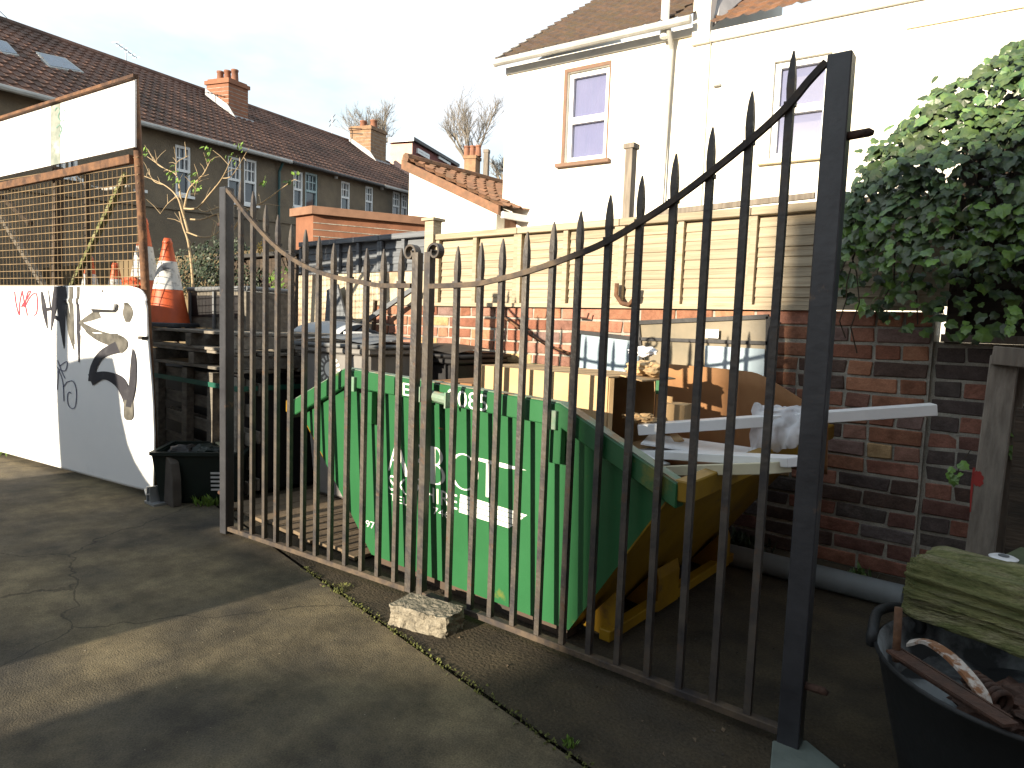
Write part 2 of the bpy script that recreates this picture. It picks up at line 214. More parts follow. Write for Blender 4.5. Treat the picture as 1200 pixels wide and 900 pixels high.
# ------------------------------------------------------------------ mesh helpers
ORG = {}
class MB:
    def __init__(s): s.v = []; s.f = []; s.mi = []; s.cur = 0
    def add(s, vs, fs):
        o = len(s.v); s.v += [V(x) for x in vs]; s.f += [tuple(i+o for i in q) for q in fs]; s.mi += [s.cur]*len(fs); return s
    def box(s, c, sz, rot=None):
        c = V(c); hx, hy, hz = sz[0]/2, sz[1]/2, sz[2]/2
        vs = [V((x*hx, y*hy, z*hz)) for x in (-1, 1) for y in (-1, 1) for z in (-1, 1)]
        if rot is not None: vs = [rot @ q for q in vs]
        return s.add([q+c for q in vs], [(0, 1, 3, 2), (4, 6, 7, 5), (0, 4, 5, 1), (2, 3, 7, 6), (0, 2, 6, 4), (1, 5, 7, 3)])
    def bbox(s, a, b):
        return s.box([(a[i]+b[i])/2 for i in range(3)], [abs(b[i]-a[i]) for i in range(3)])
    def beam(s, p, q, w, h, up=(0, 0, 1)):
        p, q = V(p), V(q); d = (q-p).normalized(); up = V(up); sd = d.cross(up)
        if sd.length < 1e-3: sd = d.cross(V((0, 1, 0)))
        sd.normalize(); u = sd.cross(d).normalized(); vs = []
        for e in (p, q):
            for a, b in ((-1, -1), (1, -1), (1, 1), (-1, 1)): vs.append(e+sd*(a*w/2)+u*(b*h/2))
        return s.add(vs, [(0, 1, 2, 3), (7, 6, 5, 4), (0, 4, 5, 1), (1, 5, 6, 2), (2, 6, 7, 3), (3, 7, 4, 0)])
    def tube(s, pts, r, n=8, cap=True):
        pts = [V(p) for p in pts]; rs = r if isinstance(r, (list, tuple)) else [r]*len(pts); o = len(s.v); vs = []; ref = None
        for i, p in enumerate(pts):
            d = (pts[min(i+1, len(pts)-1)]-pts[max(i-1, 0)])
            d = d.normalized() if d.length > 1e-9 else V((0, 0, 1))
            if ref is None: ref = V((0, 0, 1)) if abs(d.z) < 0.9 else V((0, 1, 0))
            a = d.cross(ref); a = a.normalized() if a.length > 1e-4 else d.orthogonal().normalized(); b = a.cross(d)
            for j in range(n): t = 2*pi*j/n; vs.append(p+(a*cos(t)+b*sin(t))*rs[i])
        fs = [(i*n+j, i*n+(j+1) % n, (i+1)*n+(j+1) % n, (i+1)*n+j) for i in range(len(pts)-1) for j in range(n)]
        if cap: fs += [tuple(range(n)), tuple(range((len(pts)-1)*n, len(pts)*n))[::-1]]
        return s.add(vs, fs)
    def lathe(s, prof, c, n=24):
        c = V(c); vs = [c+V((r*cos(2*pi*j/n), r*sin(2*pi*j/n), z)) for r, z in prof for j in range(n)]
        return s.add(vs, [(i*n+j, i*n+(j+1) % n, (i+1)*n+(j+1) % n, (i+1)*n+j) for i in range(len(prof)-1) for j in range(n)])
    def prism(s, poly, off):
        """poly: list of 3-D points of a flat outline; off: thickness vector"""
        n = len(poly); off = V(off); vs = [V(p) for p in poly]+[V(p)+off for p in poly]
        return s.add(vs, [tuple(range(n))[::-1], tuple(range(n, 2*n))]+[(i, (i+1) % n, n+(i+1) % n, n+i) for i in range(n)])
    def grid(s, fn, nu, nv):
        vs = [fn(i/nu, j/nv) for j in range(nv+1) for i in range(nu+1)]
        return s.add(vs, [(j*(nu+1)+i, j*(nu+1)+i+1, (j+1)*(nu+1)+i+1, (j+1)*(nu+1)+i) for j in range(nv) for i in range(nu)])
    def mesh(s, name, m, org=V((0, 0, 0)), smooth=False, bevel=0):
        me = bpy.data.meshes.new(name); me.from_pydata([tuple(q-org) for q in s.v], [], s.f)
        for q in (m if isinstance(m, (list, tuple)) else [m]): me.materials.append(q)
        for i, p in enumerate(me.polygons):
            p.material_index = s.mi[i]
            if smooth: p.use_smooth = True
        b = bmesh.new(); b.from_mesh(me)
        if s.fixn: bmesh.ops.recalc_face_normals(b, faces=b.faces)
        if bevel: bmesh.ops.bevel(b, geom=list(b.edges), offset=bevel, segments=1, affect='EDGES', clamp_overlap=True)
        b.to_mesh(me); b.free(); return me
    fixn = True
    def build(s, name, m, parent=None, smooth=False, bevel=0, kind=None, label=None):
        org = ORG.get(parent.name, V((0, 0, 0))) if parent else V((0, 0, 0))
        me = s.mesh(name, m, org, smooth, bevel); o = bpy.data.objects.new(name, me); COL.objects.link(o)
        if parent: o.parent = parent
        ORG[o.name] = org
        if kind: o['kind'] = kind
        if label: o['label'] = label
        return o
def tag(o, label, cat, group=None):
    o['label'] = label; o['category'] = cat
    if group: o['group'] = group
    return o
def thing(name, label, cat, loc=(0, 0, 0), group=None):
    o = bpy.data.objects.new(name, None); COL.objects.link(o); o.location = loc; o.empty_display_size = 0.1
    ORG[o.name] = V(loc); return tag(o, label, cat, group)
def struct(name, mb, m, **k):
    o = mb.build(name, m, **k); o['kind'] = 'structure'; return o
def place(name, me, parent, loc, rot=(0, 0, 0), scale=(1, 1, 1), label=None):
    o = bpy.data.objects.new(name, me); COL.objects.link(o); o.parent = parent
    o.location = V(loc)-ORG.get(parent.name, V((0, 0, 0))); o.rotation_euler = rot; o.scale = scale
    if label: o['label'] = label
    return o
def copy_thing(src, loc, label, rotz=None, group=None):
    c = src.copy(); COL.objects.link(c); c.location = loc; c['label'] = label
    if rotz is not None: c.rotation_euler.z = rotz
    if group: c['group'] = group
    for ch in list(src.children):
        d = ch.copy(); COL.objects.link(d); d.parent = c
        for g in list(ch.children): e = g.copy(); COL.objects.link(e); e.parent = d
    return c
def one(name, mb, m, label, cat, group=None, **k): return tag(mb.build(name, m, **k), label, cat, group)
def cubes(sz, m, name, bevel=0.0, warp=0.0):
    b = MB().box((0, 0, 0), sz)
    if warp: b.v = [q+V((random.uniform(-warp, warp), random.uniform(-warp, warp), random.uniform(-warp, warp))) for q in b.v]
    return b.mesh(name, m, bevel=bevel)

# ------------------------------------------------------------------ ground
JX0, JY0, JS = -2.387, 1.627, (1.380-1.627)/(-0.910+2.387)
def jy(x): return JY0+(x-JX0)*JS
g = MB().add([(-400, -400, -0.035), (400, -400, -0.035), (400, 400, -0.035), (-400, 400, -0.035)], [(0, 1, 2, 3)])
struct('ground', g, M_earth)
def slab(name, edge, other, m, seed):
    # gently uneven sheet between the joint line and the far side
    b = MB()
    def fn(u, v):
        x = -9+13*u; y0 = edge(x); y = y0+(other-y0)*v
        return V((x, y, 0.004*noise.noise(V((x*1.3+seed, y*1.3, 0)))))
    b.grid(fn, 90, 60)
    return struct(name, b, m, smooth=True)
slab('forecourt', lambda x: jy(x)-0.007, -26, M_conc, 1)
slab('yard', lambda x: jy(x)+0.007, 8, M_yard, 9)
# crumbs and moss along the joint
b = MB(); b.fixn = False
for i in range(1500):
    x = random.uniform(-2.5, 0.9); y = jy(x)+random.gauss(0, 0.010); s = random.uniform(0.002, 0.006); z = 0.002
    a = random.random()*6.28; d = V((cos(a), sin(a), 0))*s
    b.add([V((x, y, z))+d, V((x, y, z))-d, V((x, y, z+s*1.2))+V((-d.y, d.x, 0))], [(0, 1, 2)])
o = b.build('moss', M_moss, kind='stuff'); o['label'] = 'thin moss and grit along the concrete joint'
def debris(name, n, area, sz, m, label):
    b = MB()
    for i in range(n):
        x, y = area(); s = random.uniform(*sz)
        vs = [V((x, y, s*0.3))+V((random.uniform(-1, 1), random.uniform(-1, 1), random.uniform(-0.5, 0.9)))*s for _ in range(4)]
        b.add(vs, [(0, 1, 2), (0, 2, 3), (0, 3, 1), (1, 3, 2)])
    o = b.build(name, m, kind='stuff'); o['label'] = label; return o
debris('grit', 600, lambda: (random.uniform(-5, 0.6), random.uniform(0.5, 1.6)), (0.001, 0.0035), M_stone, 'fine grit on the forecourt concrete')
debris('gravel', 500, lambda: (random.uniform(-2.6, 0.4), random.uniform(1.6, 3.4)), (0.002, 0.007), M_slab, 'loose gravel in the yard behind the gate')
debris('fallen_leaves', 60, lambda: (random.uniform(-2.3, -0.2), random.uniform(1.45, 2.0)), (0.004, 0.009), M_boardy, 'dry leaf scraps around the gate')

def tuft(name, p, n, h, spread, m, label, cat=None, lean=0.6):
    b = MB(); b.fixn = False
    for i in range(n):
        a = random.random()*6.28; r = random.random()**0.5*spread; base = V(p)+V((cos(a)*r, sin(a)*r, 0)); hh = h*random.uniform(0.4, 1)
        tip = base+V((random.uniform(-lean, lean)*hh, random.uniform(-lean, lean)*hh, hh)); w = V((cos(a+1.5), sin(a+1.5), 0))*hh*0.16
        mid = base.lerp(tip, 0.55)
        b.add([base, mid+w, tip, mid-w], [(0, 1, 2, 3)])
    o = b.build(name, m, kind='stuff'); o['label'] = label; return o
q = onz(245, 590); tuft('weeds', q, 160, 0.07, 0.09, M_weed, 'bright green weeds by the foot of the left gate post')
q = onz(212, 586); tuft('weeds', q, 60, 0.06, 0.06, M_weed, 'small weeds beside the dark green box')
q = onz(20, 528); tuft('weeds', q, 260, 0.06, 0.28, M_weed, 'weeds at the foot of the white panel, left edge')
q = onz(667, 874); tuft('grass', q, 60, 0.022, 0.02, M_weed, 'tiny grass tuft in the concrete joint')
q = V((-1.15, 3.36, 0)); tuft('weeds', q, 110, 0.09, 0.14, M_hedge, 'dark weeds between grey pipe and brick wall')
q = V((-0.62, 3.32, 0)); tuft('weeds', q, 30, 0.07, 0.07, M_leaf, 'weeds behind the end of the grey pipe')
q = onz(400, 690); tuft('moss', q, 200, 0.012, 0.05, M_moss, 'moss by the joint under the gate rail')

# timber boards lying on the yard floor behind the left leaf
t = thing('board_deck', 'low brown timber boards on the sunlit ground behind the left gate leaf', 'boards', (-3.05, 2.3, 0))
bm_ = cubes((0.105, 0.9, 0.018), M_boardy, 'board', 0.002)
for i in range(11): place('board', bm_, t, (-3.56+i*0.112, 2.30+random.uniform(-0.02, 0.02), 0.016), (0, 0, radians(-2)))

# ------------------------------------------------------------------ brick wall
WY = 3.48; CH = 0.0775; NB = 16
wt = thing('brick_wall', 'old red brick wall carrying the pale timber fence, behind the skip', 'wall', (-2.4, WY, 0))
MB().bbox((-5.35, WY+0.012, -0.03), (-0.43, WY+0.22, 1.236)).build('mortar', M_mortar, wt)
vars_ = [MB().box((0, 0, 0), (0.213, 0.05, 0.064)) for _ in range(4)]
def brickmesh(l, m, nm, warp=0.0052):
    b = MB(); n = 2
    b.box((0, 0, 0), (l, 0.06, 0.0655)); b.v = [q+V((random.uniform(-1, 1), random.uniform(-1, 1)*0.8, random.uniform(-1, 1)*0.7))*warp for q in b.v]
    return b.mesh(nm, m, bevel=0.004)
ST = [brickmesh(0.214, M_brick, 'brick') for _ in range(4)]; HD = [brickmesh(0.102, M_brick, 'brick_header') for _ in range(3)]
STD = [brickmesh(0.214, M_brickd, 'brick_dark') for _ in range(3)]; HDD = [brickmesh(0.102, M_brickd, 'brick_header_dark') for _ in range(3)]
count = 0; rest = MB()
rng = random.Random(3)
for c in range(NB):
    z = 0.0+CH*(c+0.5); x = -0.435 if True else 0; k = 0
    first = [0.225, 0.114][c % 2]; seq = []
    x -= 0.0
    while x > -5.3:
        header = (rng.random() < 0.30) if k else (c % 2 == 1)
        w = 0.114 if header else 0.225
        if x-w < -5.35: break
        cx = x-w/2; k += 1; x -= w
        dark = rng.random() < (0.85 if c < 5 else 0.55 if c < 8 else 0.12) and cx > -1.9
        loc = (cx, WY+0.012+0.030-0.007+rng.uniform(-0.003, 0.003), z+rng.uniform(-0.0015, 0.0015))
        vis = cx > -4.3 and (z > 0.55 or cx > -1.35) and not (-2.0 < cx < -1.35 and z < 0.62)
        if vis and count < 296:
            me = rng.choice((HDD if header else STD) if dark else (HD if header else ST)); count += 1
            place('brick', me, wt, loc, (0, rng.uniform(-0.008, 0.008), rng.uniform(-0.01, 0.01)))
        else: rest.box((loc[0], loc[1], loc[2]), (w-0.012, 0.055, 0.065))
if rest.v: rest.build('bricks', M_chim, wt, kind='stuff', bevel=0.003)
# darker return of brickwork beyond the pier, under the dark fence
wd = thing('brick_wall', 'sooty dark brick wall section between the red pier and the leaning timber post', 'wall', (-0.2, WY+0.05, 0))
MB().bbox((-0.4295, WY+0.035, -0.03), (1.5, WY+0.21, 1.1045)).build('mortar', M_mortar, wd)
for c in range(14):
    x = -0.42-(0.06 if c % 2 else 0.0)+0.0; z = CH*(c+0.5)+0.004
    x = max(x, -0.42)
    kk = 0
    while x < 0.35:
        w = 0.114 if (kk == 0 and c % 2) or rng.random() < 0.25 else 0.225
        cx = x+w/2; x += w; kk += 1
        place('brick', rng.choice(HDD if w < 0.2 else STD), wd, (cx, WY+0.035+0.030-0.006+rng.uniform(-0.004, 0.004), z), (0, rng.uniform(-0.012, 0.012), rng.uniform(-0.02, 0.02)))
MB().bbox((-0.40, WY-0.02, 1.105), (0.6, WY+0.2, 1.14)).build('ledge', M_greywood, wd)

# ------------------------------------------------------------------ timber fence on the wall
def lap_fence(name, x0, x1, z0, z1, y, m, label, npan, post=True, nb=9, batt=M_fence):
    t = thing(name, label, 'fence', ((x0+x1)/2, y, z0)); pw = (x1-x0)/npan; bh = (z1-z0-0.04)/nb
    me = MB().box((0, 0, 0), (pw-0.004, 0.010, bh+0.022)).mesh('board', m, bevel=0.002)
    bat = cubes((0.036, 0.028, z1-z0-0.045), batt, 'batten', 0.002)
    for i in range(npan):
        cx = x0+pw*(i+0.5)
        for j in range(nb):
            zz = z0+bh*(j+0.5)
            place('board', me, t, (cx, y+0.012+rng.uniform(-0.002, 0.002), zz), (radians(-9), rng.uniform(-0.004, 0.004), 0))
        for q in ((0.02, 0.5, 0.98) if npan else ()):
            place('batten', bat, t, (x0+pw*(i+q), y-0.014, (z0+z1-0.045)/2))
        MB().bbox((cx-pw/2+0.002, y-0.04, z1-0.042), (cx+pw/2-0.002, y+0.03, z1)).build('top_rail', batt, t, bevel=0.003)
    return t
z1m = 1.765
ft = lap_fence('timber_fence', -3.62, -0.50, 1.262, z1m, WY+0.02, M_fence, 'pale horizontal lap timber fence on top of the brick wall', 4)
MB().bbox((-3.62, WY-0.03, 1.2365), (-0.86, WY+0.06, 1.262)).build('base_board', M_fence, ft); MB().bbox((-0.85, WY-0.028, 1.243), (-0.45, WY+0.06, 1.262)).build('base_board', M_fence, ft)
MB().beam(ony(770, 250, 3.56), ony(955, 229, 3.56), 0.02, 0.03).build('capping_strip', M_greywood, ft)
fg = lap_fence('timber_fence', -5.42, -3.72, 1.52, 1.80, WY+0.03, M_shadeg, 'timber fence left of the pale post, its shade painted in as grey', 3, nb=4, batt=M_shadeg)
M_sunwall = mat('sunlit_cream_wall', (0.50, 0.44, 0.33), (0.36, 0.31, 0.23), 0.95, 5, 0.7, col3=(0.30, 0.22, 0.15), scale3=4, speck=0.2)  # lighter colour stands for the sunlit part below the shade line
one('sunlit_pale_wall', MB().bbox((-5.42, WY-0.004, 0.0), (-4.34, WY+0.10, 1.5)).bbox((-4.336, WY-0.004, 1.24), (-3.72, WY+0.10, 1.5)), M_sunwall, 'pale wall under the grey fence, coloured light for the sunlit lower part', 'wall')
b = MB().bbox((-3.715, WY-0.035, 1.2), (-3.625, WY+0.05, 1.865)); b.bbox((-3.735, WY-0.055, 1.866), (-3.605, WY+0.07, 1.885))
one('fence_post', b, M_fence, 'pale square fence post where grey and pale fences meet', 'post')
a_, b_ = ony(740, 172, 3.75), ony(748, 330, 3.75)
b = MB().beam(a_, V((a_.x, a_.y, 1.2)), 0.05, 0.06); b.box(a_, (0.075, 0.075, 0.03))
one('fence_post', b, M_greywood, 'tall thin post with a cap standing behind the pale fence', 'post')
# dark fence behind ivy
t = thing('dark_fence', 'dark stained board fence behind the ivy on the right', 'fence', (0.5, WY+0.1, 1.1))
for j in range(9):
    MB().box((0.58, WY+0.10, 1.19+j*0.105), (1.93, 0.014, 0.118), Matrix.Rotation(radians(-7), 3, 'X')).build('board', M_dkfence, t)
for xx in (-0.36, 0.4, 1.3): MB().bbox((xx-0.03, WY+0.02, 1.1), (xx+0.03, WY+0.08, 2.1)).build('batten', M_dkfence, t)
# light return board right of pale fence
o = MB().bbox((-0.50, WY+0.0, 1.262), (-0.389, WY+0.03, 1.80)); one('fence_board', o, M_fence, 'vertical pale board closing the fence beside the ivy', 'board')

# rusty shackle hung on fence, little ledge bracket
P_ = [ony(x, y, 3.43) for x, y in ((723, 332), (722, 346), (728, 355), (737, 357), (743, 350), (744, 336))]
one('rusty_shackle', MB().tube(P_, 0.013, 8), M_rust, 'rusty U shaped iron shackle hanging low on the pale fence', 'shackle', smooth=True)
one('wall_bracket', MB().tube([ony(676, 372, 3.44), ony(688, 373, 3.44), ony(690, 367, 3.44)], 0.006, 6), M_rustd, 'small bent iron hook on the brick wall top', 'hook')
one('gate_shadow_rod', MB().tube([ony(x, y, 3.42) for x, y in ((585, 368), (612, 387), (640, 404), (667, 414))], 0.008, 6), M_rust, 'thin rod standing in for the gate shadow slanting down the brick wall', 'rod', smooth=True)  # solid rod laid along the cast shadow of the gate's curved top

# ------------------------------------------------------------------ gates
BAR = 0.0195
def bar_parts(t, x, y, zt, zb=0.035, yaw=0.0, tw=0.0):
    b = MB(); R = Matrix.Rotation(yaw, 3, 'Z'); zs = zt-0.14; w = BAR
    b.box((x, y, (zb+zs)/2), (w, w, zs-zb), R)
    b.box((x, y, zs+0.006), (w*1.35, w*1.35, 0.012), R)
    # tapering spear with a waist
    rings = [(zs+0.012, 0.50), (zs+0.045, 0.60), (zs+0.075, 0.56), (zs+0.11, 0.40), (zt, 0.12)]
    vs = []
    for z, k in rings:
        for a, c in ((-1, -1), (1, -1), (1, 1), (-1, 1)): vs.append(V((x, y, z))+R @ V((a*w*k*0.85, c*w*k*0.85, 0)))
    n = len(rings); b.add(vs, [(i*4+j, i*4+(j+1) % 4, (i+1)*4+(j+1) % 4, (i+1)*4+j) for i in range(n-1) for j in range(4)]+[(0, 3, 2, 1), tuple(range(4*n-4, 4*n))])
    me = b; o = me.build('bar', M_iron, t)
    return o
def curve_pts(pts, n=40):
    out = []; m = len(pts)
    for i in range(m-1):
        p0, p1, p2, p3 = pts[max(i-1, 0)], pts[i], pts[i+1], pts[min(i+2, m-1)]
        for j in range(n//(m-1)+1):
            t = j/(n//(m-1)+1)
            out.append(0.5*((2*p1)+(p2-p0)*t+(2*p0-5*p1+4*p2-p3)*t*t+(3*p1-p0-3*p2+p3)*t**3))
    out.append(pts[-1]); return out
def flat_bar(b, pts, w, h):
    """rectangular strip swept along pts; w across the leaf, h in its plane"""
    vs = []; n = len(pts)
    for i, p in enumerate(pts):
        d = (pts[min(i+1, n-1)]-pts[max(i-1, 0)]).normalized(); nrm = V((0, -1, 0)); u = d.cross(nrm).normalized()
        for a, c in ((-1, -1), (1, -1), (1, 1), (-1, 1)): vs.append(p+nrm*(a*w/2)+u*(c*h/2))
    b.add(vs, [(i*4+j, i*4+(j+1) % 4, (i+1)*4+(j+1) % 4, (i+1)*4+j) for i in range(n-1) for j in range(4)]+[(0, 3, 2, 1), tuple(range(4*n-4, 4*n))])
def scroll(b, x, y, z, sgn, w=0.03, th=0.008):
    pts = []
    for i in range(26):
        t = i/25; a = -pi*0.5+pi*0.5-t*2*pi*1.15; r = 0.034*(1-0.62*t)
        pts.append(V((x+sgn*(0.034-r*cos(t*2*pi*1.1)), y, z+r*sin(t*2*pi*1.1))))
    flat_bar(b, pts, w, th)
def leaf(label, hx, hy, mx_, my_, bars, curve, hpz, stile_side, pins):
    t = thing('gate_leaf', label, 'gate', (hx, hy, 0), 'pair of wrought iron gate leaves')
    H, Mm = V((hx, hy, 0)), V((mx_, my_, 0)); d = (Mm-H).normalized(); yaw = math.atan2(d.y, d.x)
    R = Matrix.Rotation(yaw, 3, 'Z'); sg = 1 if mx_ > hx else -1
    b = MB(); hp = hpz; pw_ = 0.057 if stile_side > 0 else 0.05; b.box((hx, hy, hp/2+0.004), (pw_, 0.05, hp-0.008), R)
    b.build('hinge_post', M_ironp, t, bevel=0.003)
    b = MB(); b.box((mx_, my_, 0.70), (0.03, 0.03, 1.345), R); scroll(b, mx_, my_, 1.372, stile_side); 
    b.build('closing_stile', M_iron, t, bevel=0.0)
    e0 = H+d*0.026; e1 = Mm-d*0.016
    b = MB().beam(e0+V((0, 0, 0.035)), e1+V((0, 0, 0.035)), 0.030, 0.022); b.build('bottom_rail', M_rail, t, bevel=0.002)
    pts = curve_pts([H+d*((V((cx, 0, 0))-V((hx, 0, 0))).dot(V((1, 0, 0)))/d.x)+V((0, 0, cz)) for cx, cz in curve])
    off = V((0, -0.016, 0)); b = MB(); flat_bar(b, [p+off for p in pts], 0.012, 0.018); b.build('curved_top_rail', M_rail, t)
    for bx, bz in bars:
        p = H+d*((bx-hx)/d.x); bar_parts(t, p.x, p.y, bz, yaw=yaw)
    for z in pins:
        b = MB().tube([V((hx, hy, z)), V((hx-sg*0.075, hy, z+0.003)), V((hx-sg*0.085, hy, z))], [0.011, 0.011, 0.006], 8); b.build('hinge_pin', M_rustd, t, smooth=True)
    return t
RB = list(zip([-1.725, -1.613, -1.516, -1.412, -1.305, -1.204, -1.100, -0.996, -0.892, -0.788, -0.685, -0.585],
              [1.389, 1.397, 1.406, 1.424, 1.449, 1.476, 1.517, 1.564, 1.615, 1.674, 1.752, 1.835]))
RC = [(-0.500, 1.785), (-0.540, 1.745), (-0.587, 1.692), (-0.686, 1.612), (-0.866, 1.491), (-1.008, 1.415), (-1.105, 1.370), (-1.209, 1.336), (-1.319, 1.306), (-1.430, 1.280), (-1.538, 1.261), (-1.636, 1.248), (-1.85, 1.243)]
leaf('right iron gate leaf, larger in view, rising to the tall post on the right', -0.470, 1.815, -1.868, 1.762, RB, RC, 1.80, 1, (1.60, 0.18))
LBx = [-3.060, -2.965, -2.869, -2.780, -2.685, -2.588, -2.498, -2.404, -2.306, -2.206, -2.110, -2.014]
LBz = [1.75, 1.691, 1.621, 1.570, 1.522, 1.494, 1.461, 1.428, 1.414, 1.399, 1.393, 1.393]
LC = [(-3.150, 1.712), (-3.06, 1.64), (-2.971, 1.565), (-2.774, 1.427), (-2.584, 1.339), (-2.396, 1.288), (-2.201, 1.258), (-2.099, 1.247), (-1.945, 1.246)]
leaf('left iron gate leaf, smaller in view, rising to the thin left post', -3.176, 1.638, -1.930, 1.756, list(zip(LBx, LBz)), LC, 1.725, -1, (1.55, 0.20))
# pale green concrete pad beneath right post
pp = [onz(x, y) for x, y in ((905, 872), (945, 872), (985, 905), (900, 930))]
one('concrete_pad', MB().prism([V((p.x, p.y, -0.02)) for p in pp], (0, 0, 0.032)), M_pad, 'pale green grey concrete pad under the tall gate post', 'concrete pad', bevel=0.003)
# rough block under the meeting stiles
def rough_block():
    b = MB(); c = V((-1.700, 1.635, 0.033)); 
    o = bpy.data.meshes.new('x'); bm = bmesh.new(); bmesh.ops.create_cube(bm, size=1)
    bmesh.ops.subdivide_edges(bm, edges=bm.edges, cuts=12, use_grid_fill=True)
    for v in bm.verts:
        p = v.co.copy(); p = V((p.x*0.24, p.y*0.13, p.z*0.085))
        if v.co.x > 0: p.y *= 1-0.25*v.co.x
        amp = 0.012 if (v.co.y < -0.4 or v.co.x > 0.4) else 0.004
        p += V((noise.noise(p*38), noise.noise(p*38+V((9, 0, 0))), noise.noise(p*38+V((0, 9, 0)))*0.6))*amp
        p += V((noise.noise(p*110), noise.noise(p*110+V((9, 0, 0))), 0))*amp*0.5
        v.co = Matrix.Rotation(radians(12), 3, 'Z') @ p+c+V((0, 0, 0.0))
    me = bpy.data.meshes.new('concrete_block'); bm.to_mesh(me); bm.free(); bpy.data.meshes.remove(o); me.materials.append(M_stone)
    ob = bpy.data.objects.new('concrete_block', me); COL.objects.link(ob); tag(ob, 'rough broken pale concrete block propping the gates where they meet', 'concrete block')
rough_block()

# ------------------------------------------------------------------ skip
YF, YB = 1.838, 3.17           # top outer faces
ZB = 0.045
def yfront(z): return 1.885-(z-ZB)/(0.86-ZB)*(1.885-YF)
def yback(z): return 3.10+(z-ZB)/(0.86-ZB)*(YB-3.10)
OUT = [(-2.900, 0.690), (-2.455, 0.888), (-1.275, 0.850), (-0.836, 0.655), (-1.245, ZB), (-2.335, ZB)]
sk = thing('skip', 'green and yellow builders skip full of cardboard behind the gates', 'skip', (-1.8, 2.5, 0))
n_ = V((0, -1, 0.06))
MB().prism([V((x, yfront(z), z)) for x, z in OUT], (0, 0.006, 0)).build('side_panel', M_green, sk, label='long green side panel with white lettering')
MB().prism([V((x, yback(z), z)) for x, z in OUT], (0, -0.006, 0)).build('side_panel', M_green, sk, label='long side panel facing the brick wall')
MB().prism([V((x, yfront(z)+0.012, z-0.004)) for x, z in [(-2.88, 0.68), (-2.45, 0.87), (-1.28, 0.835), (-0.86, 0.645), (-1.25, ZB+0.03), (-2.33, ZB+0.03)]], (0, 0.003, 0)).build('inner_lining', M_skipin, sk)
MB().prism([V((x, yback(z)-0.012, z-0.004)) for x, z in [(-2.88, 0.68), (-2.45, 0.87), (-1.28, 0.835), (-0.86, 0.645), (-1.25, ZB+0.03), (-2.33, ZB+0.03)]], (0, -0.003, 0)).build('inner_lining', M_skipin, sk)
def end_plate(xt, zt, xb, label, xtb=None, ztb=None):
    s = 1 if xt > xb else -1; b = MB()
    q = [V((xt, YF+0.006, zt)), V((xtb or xt, YB-0.006, ztb or zt)), V((xb, 3.10-0.006, ZB)), V((xb, 1.885+0.006, ZB))]
    b.prism(q, (-s*0.006, 0, 0)); b.build('end_panel', M_yellow, sk, label=label)
end_plate(-0.836, 0.655, -1.245, 'sloping yellow end panel on the right', -0.775, 0.70); end_plate(-2.900, 0.690, -2.335, 'sloping end panel on the left')
MB().bbox((-2.335, 1.89, ZB), (-1.245, 3.095, ZB+0.006)).build('floor', M_skipin, sk)
# box section rim
def rim(pts, w, h, m, nm='rim', up=(0, 0, 1)):
    for p, q in zip(pts[:-1], pts[1:]): 
        MB().beam(p, q, w, h, up).build(nm, m, sk, bevel=0.003)
rp = [V((x, YF-0.012, z-0.036)) for x, z in OUT[:4]]
b = MB()
def strip(xs, y0, y1, h):
    vs = []
    for (x, z) in xs: vs += [V((x, y0, z)), V((x, y1, z)), V((x, y1, z-h)), V((x, y0, z-h))]
    n = len(xs); return vs, [(i*4+j, i*4+(j+1) % 4, (i+1)*4+(j+1) % 4, (i+1)*4+j) for i in range(n-1) for j in range(4)]+[(0, 3, 2, 1), tuple(range(4*n-4, 4*n))]
vs, fs = strip(OUT[:4], YF-0.026, YF+0.03, 0.078); b.add(vs, fs); b.build('rim', M_green, sk, bevel=0.004, label='green box section rim along the front')
vs, fs = strip([(x, z+0.004) for x, z in OUT[:4]], YF-0.022, YF+0.026, 0.003); MB().add(vs, fs).build('rim_cap', M_rimworn, sk)
vs, fs = strip(OUT[:4], YB-0.03, YB+0.026, 0.078); MB().add(vs, fs).build('rim', M_green, sk, bevel=0.004)
MB().beam((-0.822, YF-0.02, 0.632), (-0.765, YB+0.02, 0.688), 0.055, 0.065).build('end_rim', M_yellow, sk, bevel=0.004)
MB().beam((-2.912, YF-0.02, 0.668), (-2.912, YB+0.02, 0.668), 0.055, 0.06).build('end_rim', M_yellow, sk, bevel=0.004)
# front gussets, lifting pegs, notch plates
def sp(px, py, out=0.0):
    """point on the leaning front panel of the skip"""
    n = V((0, 1, (1.885-YF)/(0.86-ZB))); p = onp(px, py, (0, 1.885, ZB), n); return p-V((0, out, 0))
for (x0, y0, x1, y1) in ((434, 458, 441, 496), (651, 494, 660, 542)):
    a = sp(x0, y0); c = sp(x1, y1); MB().bbox((a.x, a.y-0.030, c.z), (c.x+0.012, a.y, a.z)).build('gusset', M_green, sk, bevel=0.002)
for (px, py) in ((421, 449), (655, 490)):
    a = sp(px, py); MB().bbox((a.x-0.018, YF-0.042, a.z-0.035), (a.x+0.018, YF-0.024, a.z+0.03)).build('lug_plate', M_rimworn, sk, bevel=0.002)
a = sp(508, 461); c = sp(538, 468); MB().tube([V((a.x, YF-0.045, a.z)), V((c.x, YF-0.045, c.z))], 0.022, 10).build('lifting_peg', M_rimworn, sk)
b = MB(); 
for q in (0.0, 1.0): p = a.lerp(c, q); b.box((p.x, YF-0.045, p.z), (0.008, 0.06, 0.06))
b.build('peg_collar', M_rimworn, sk)
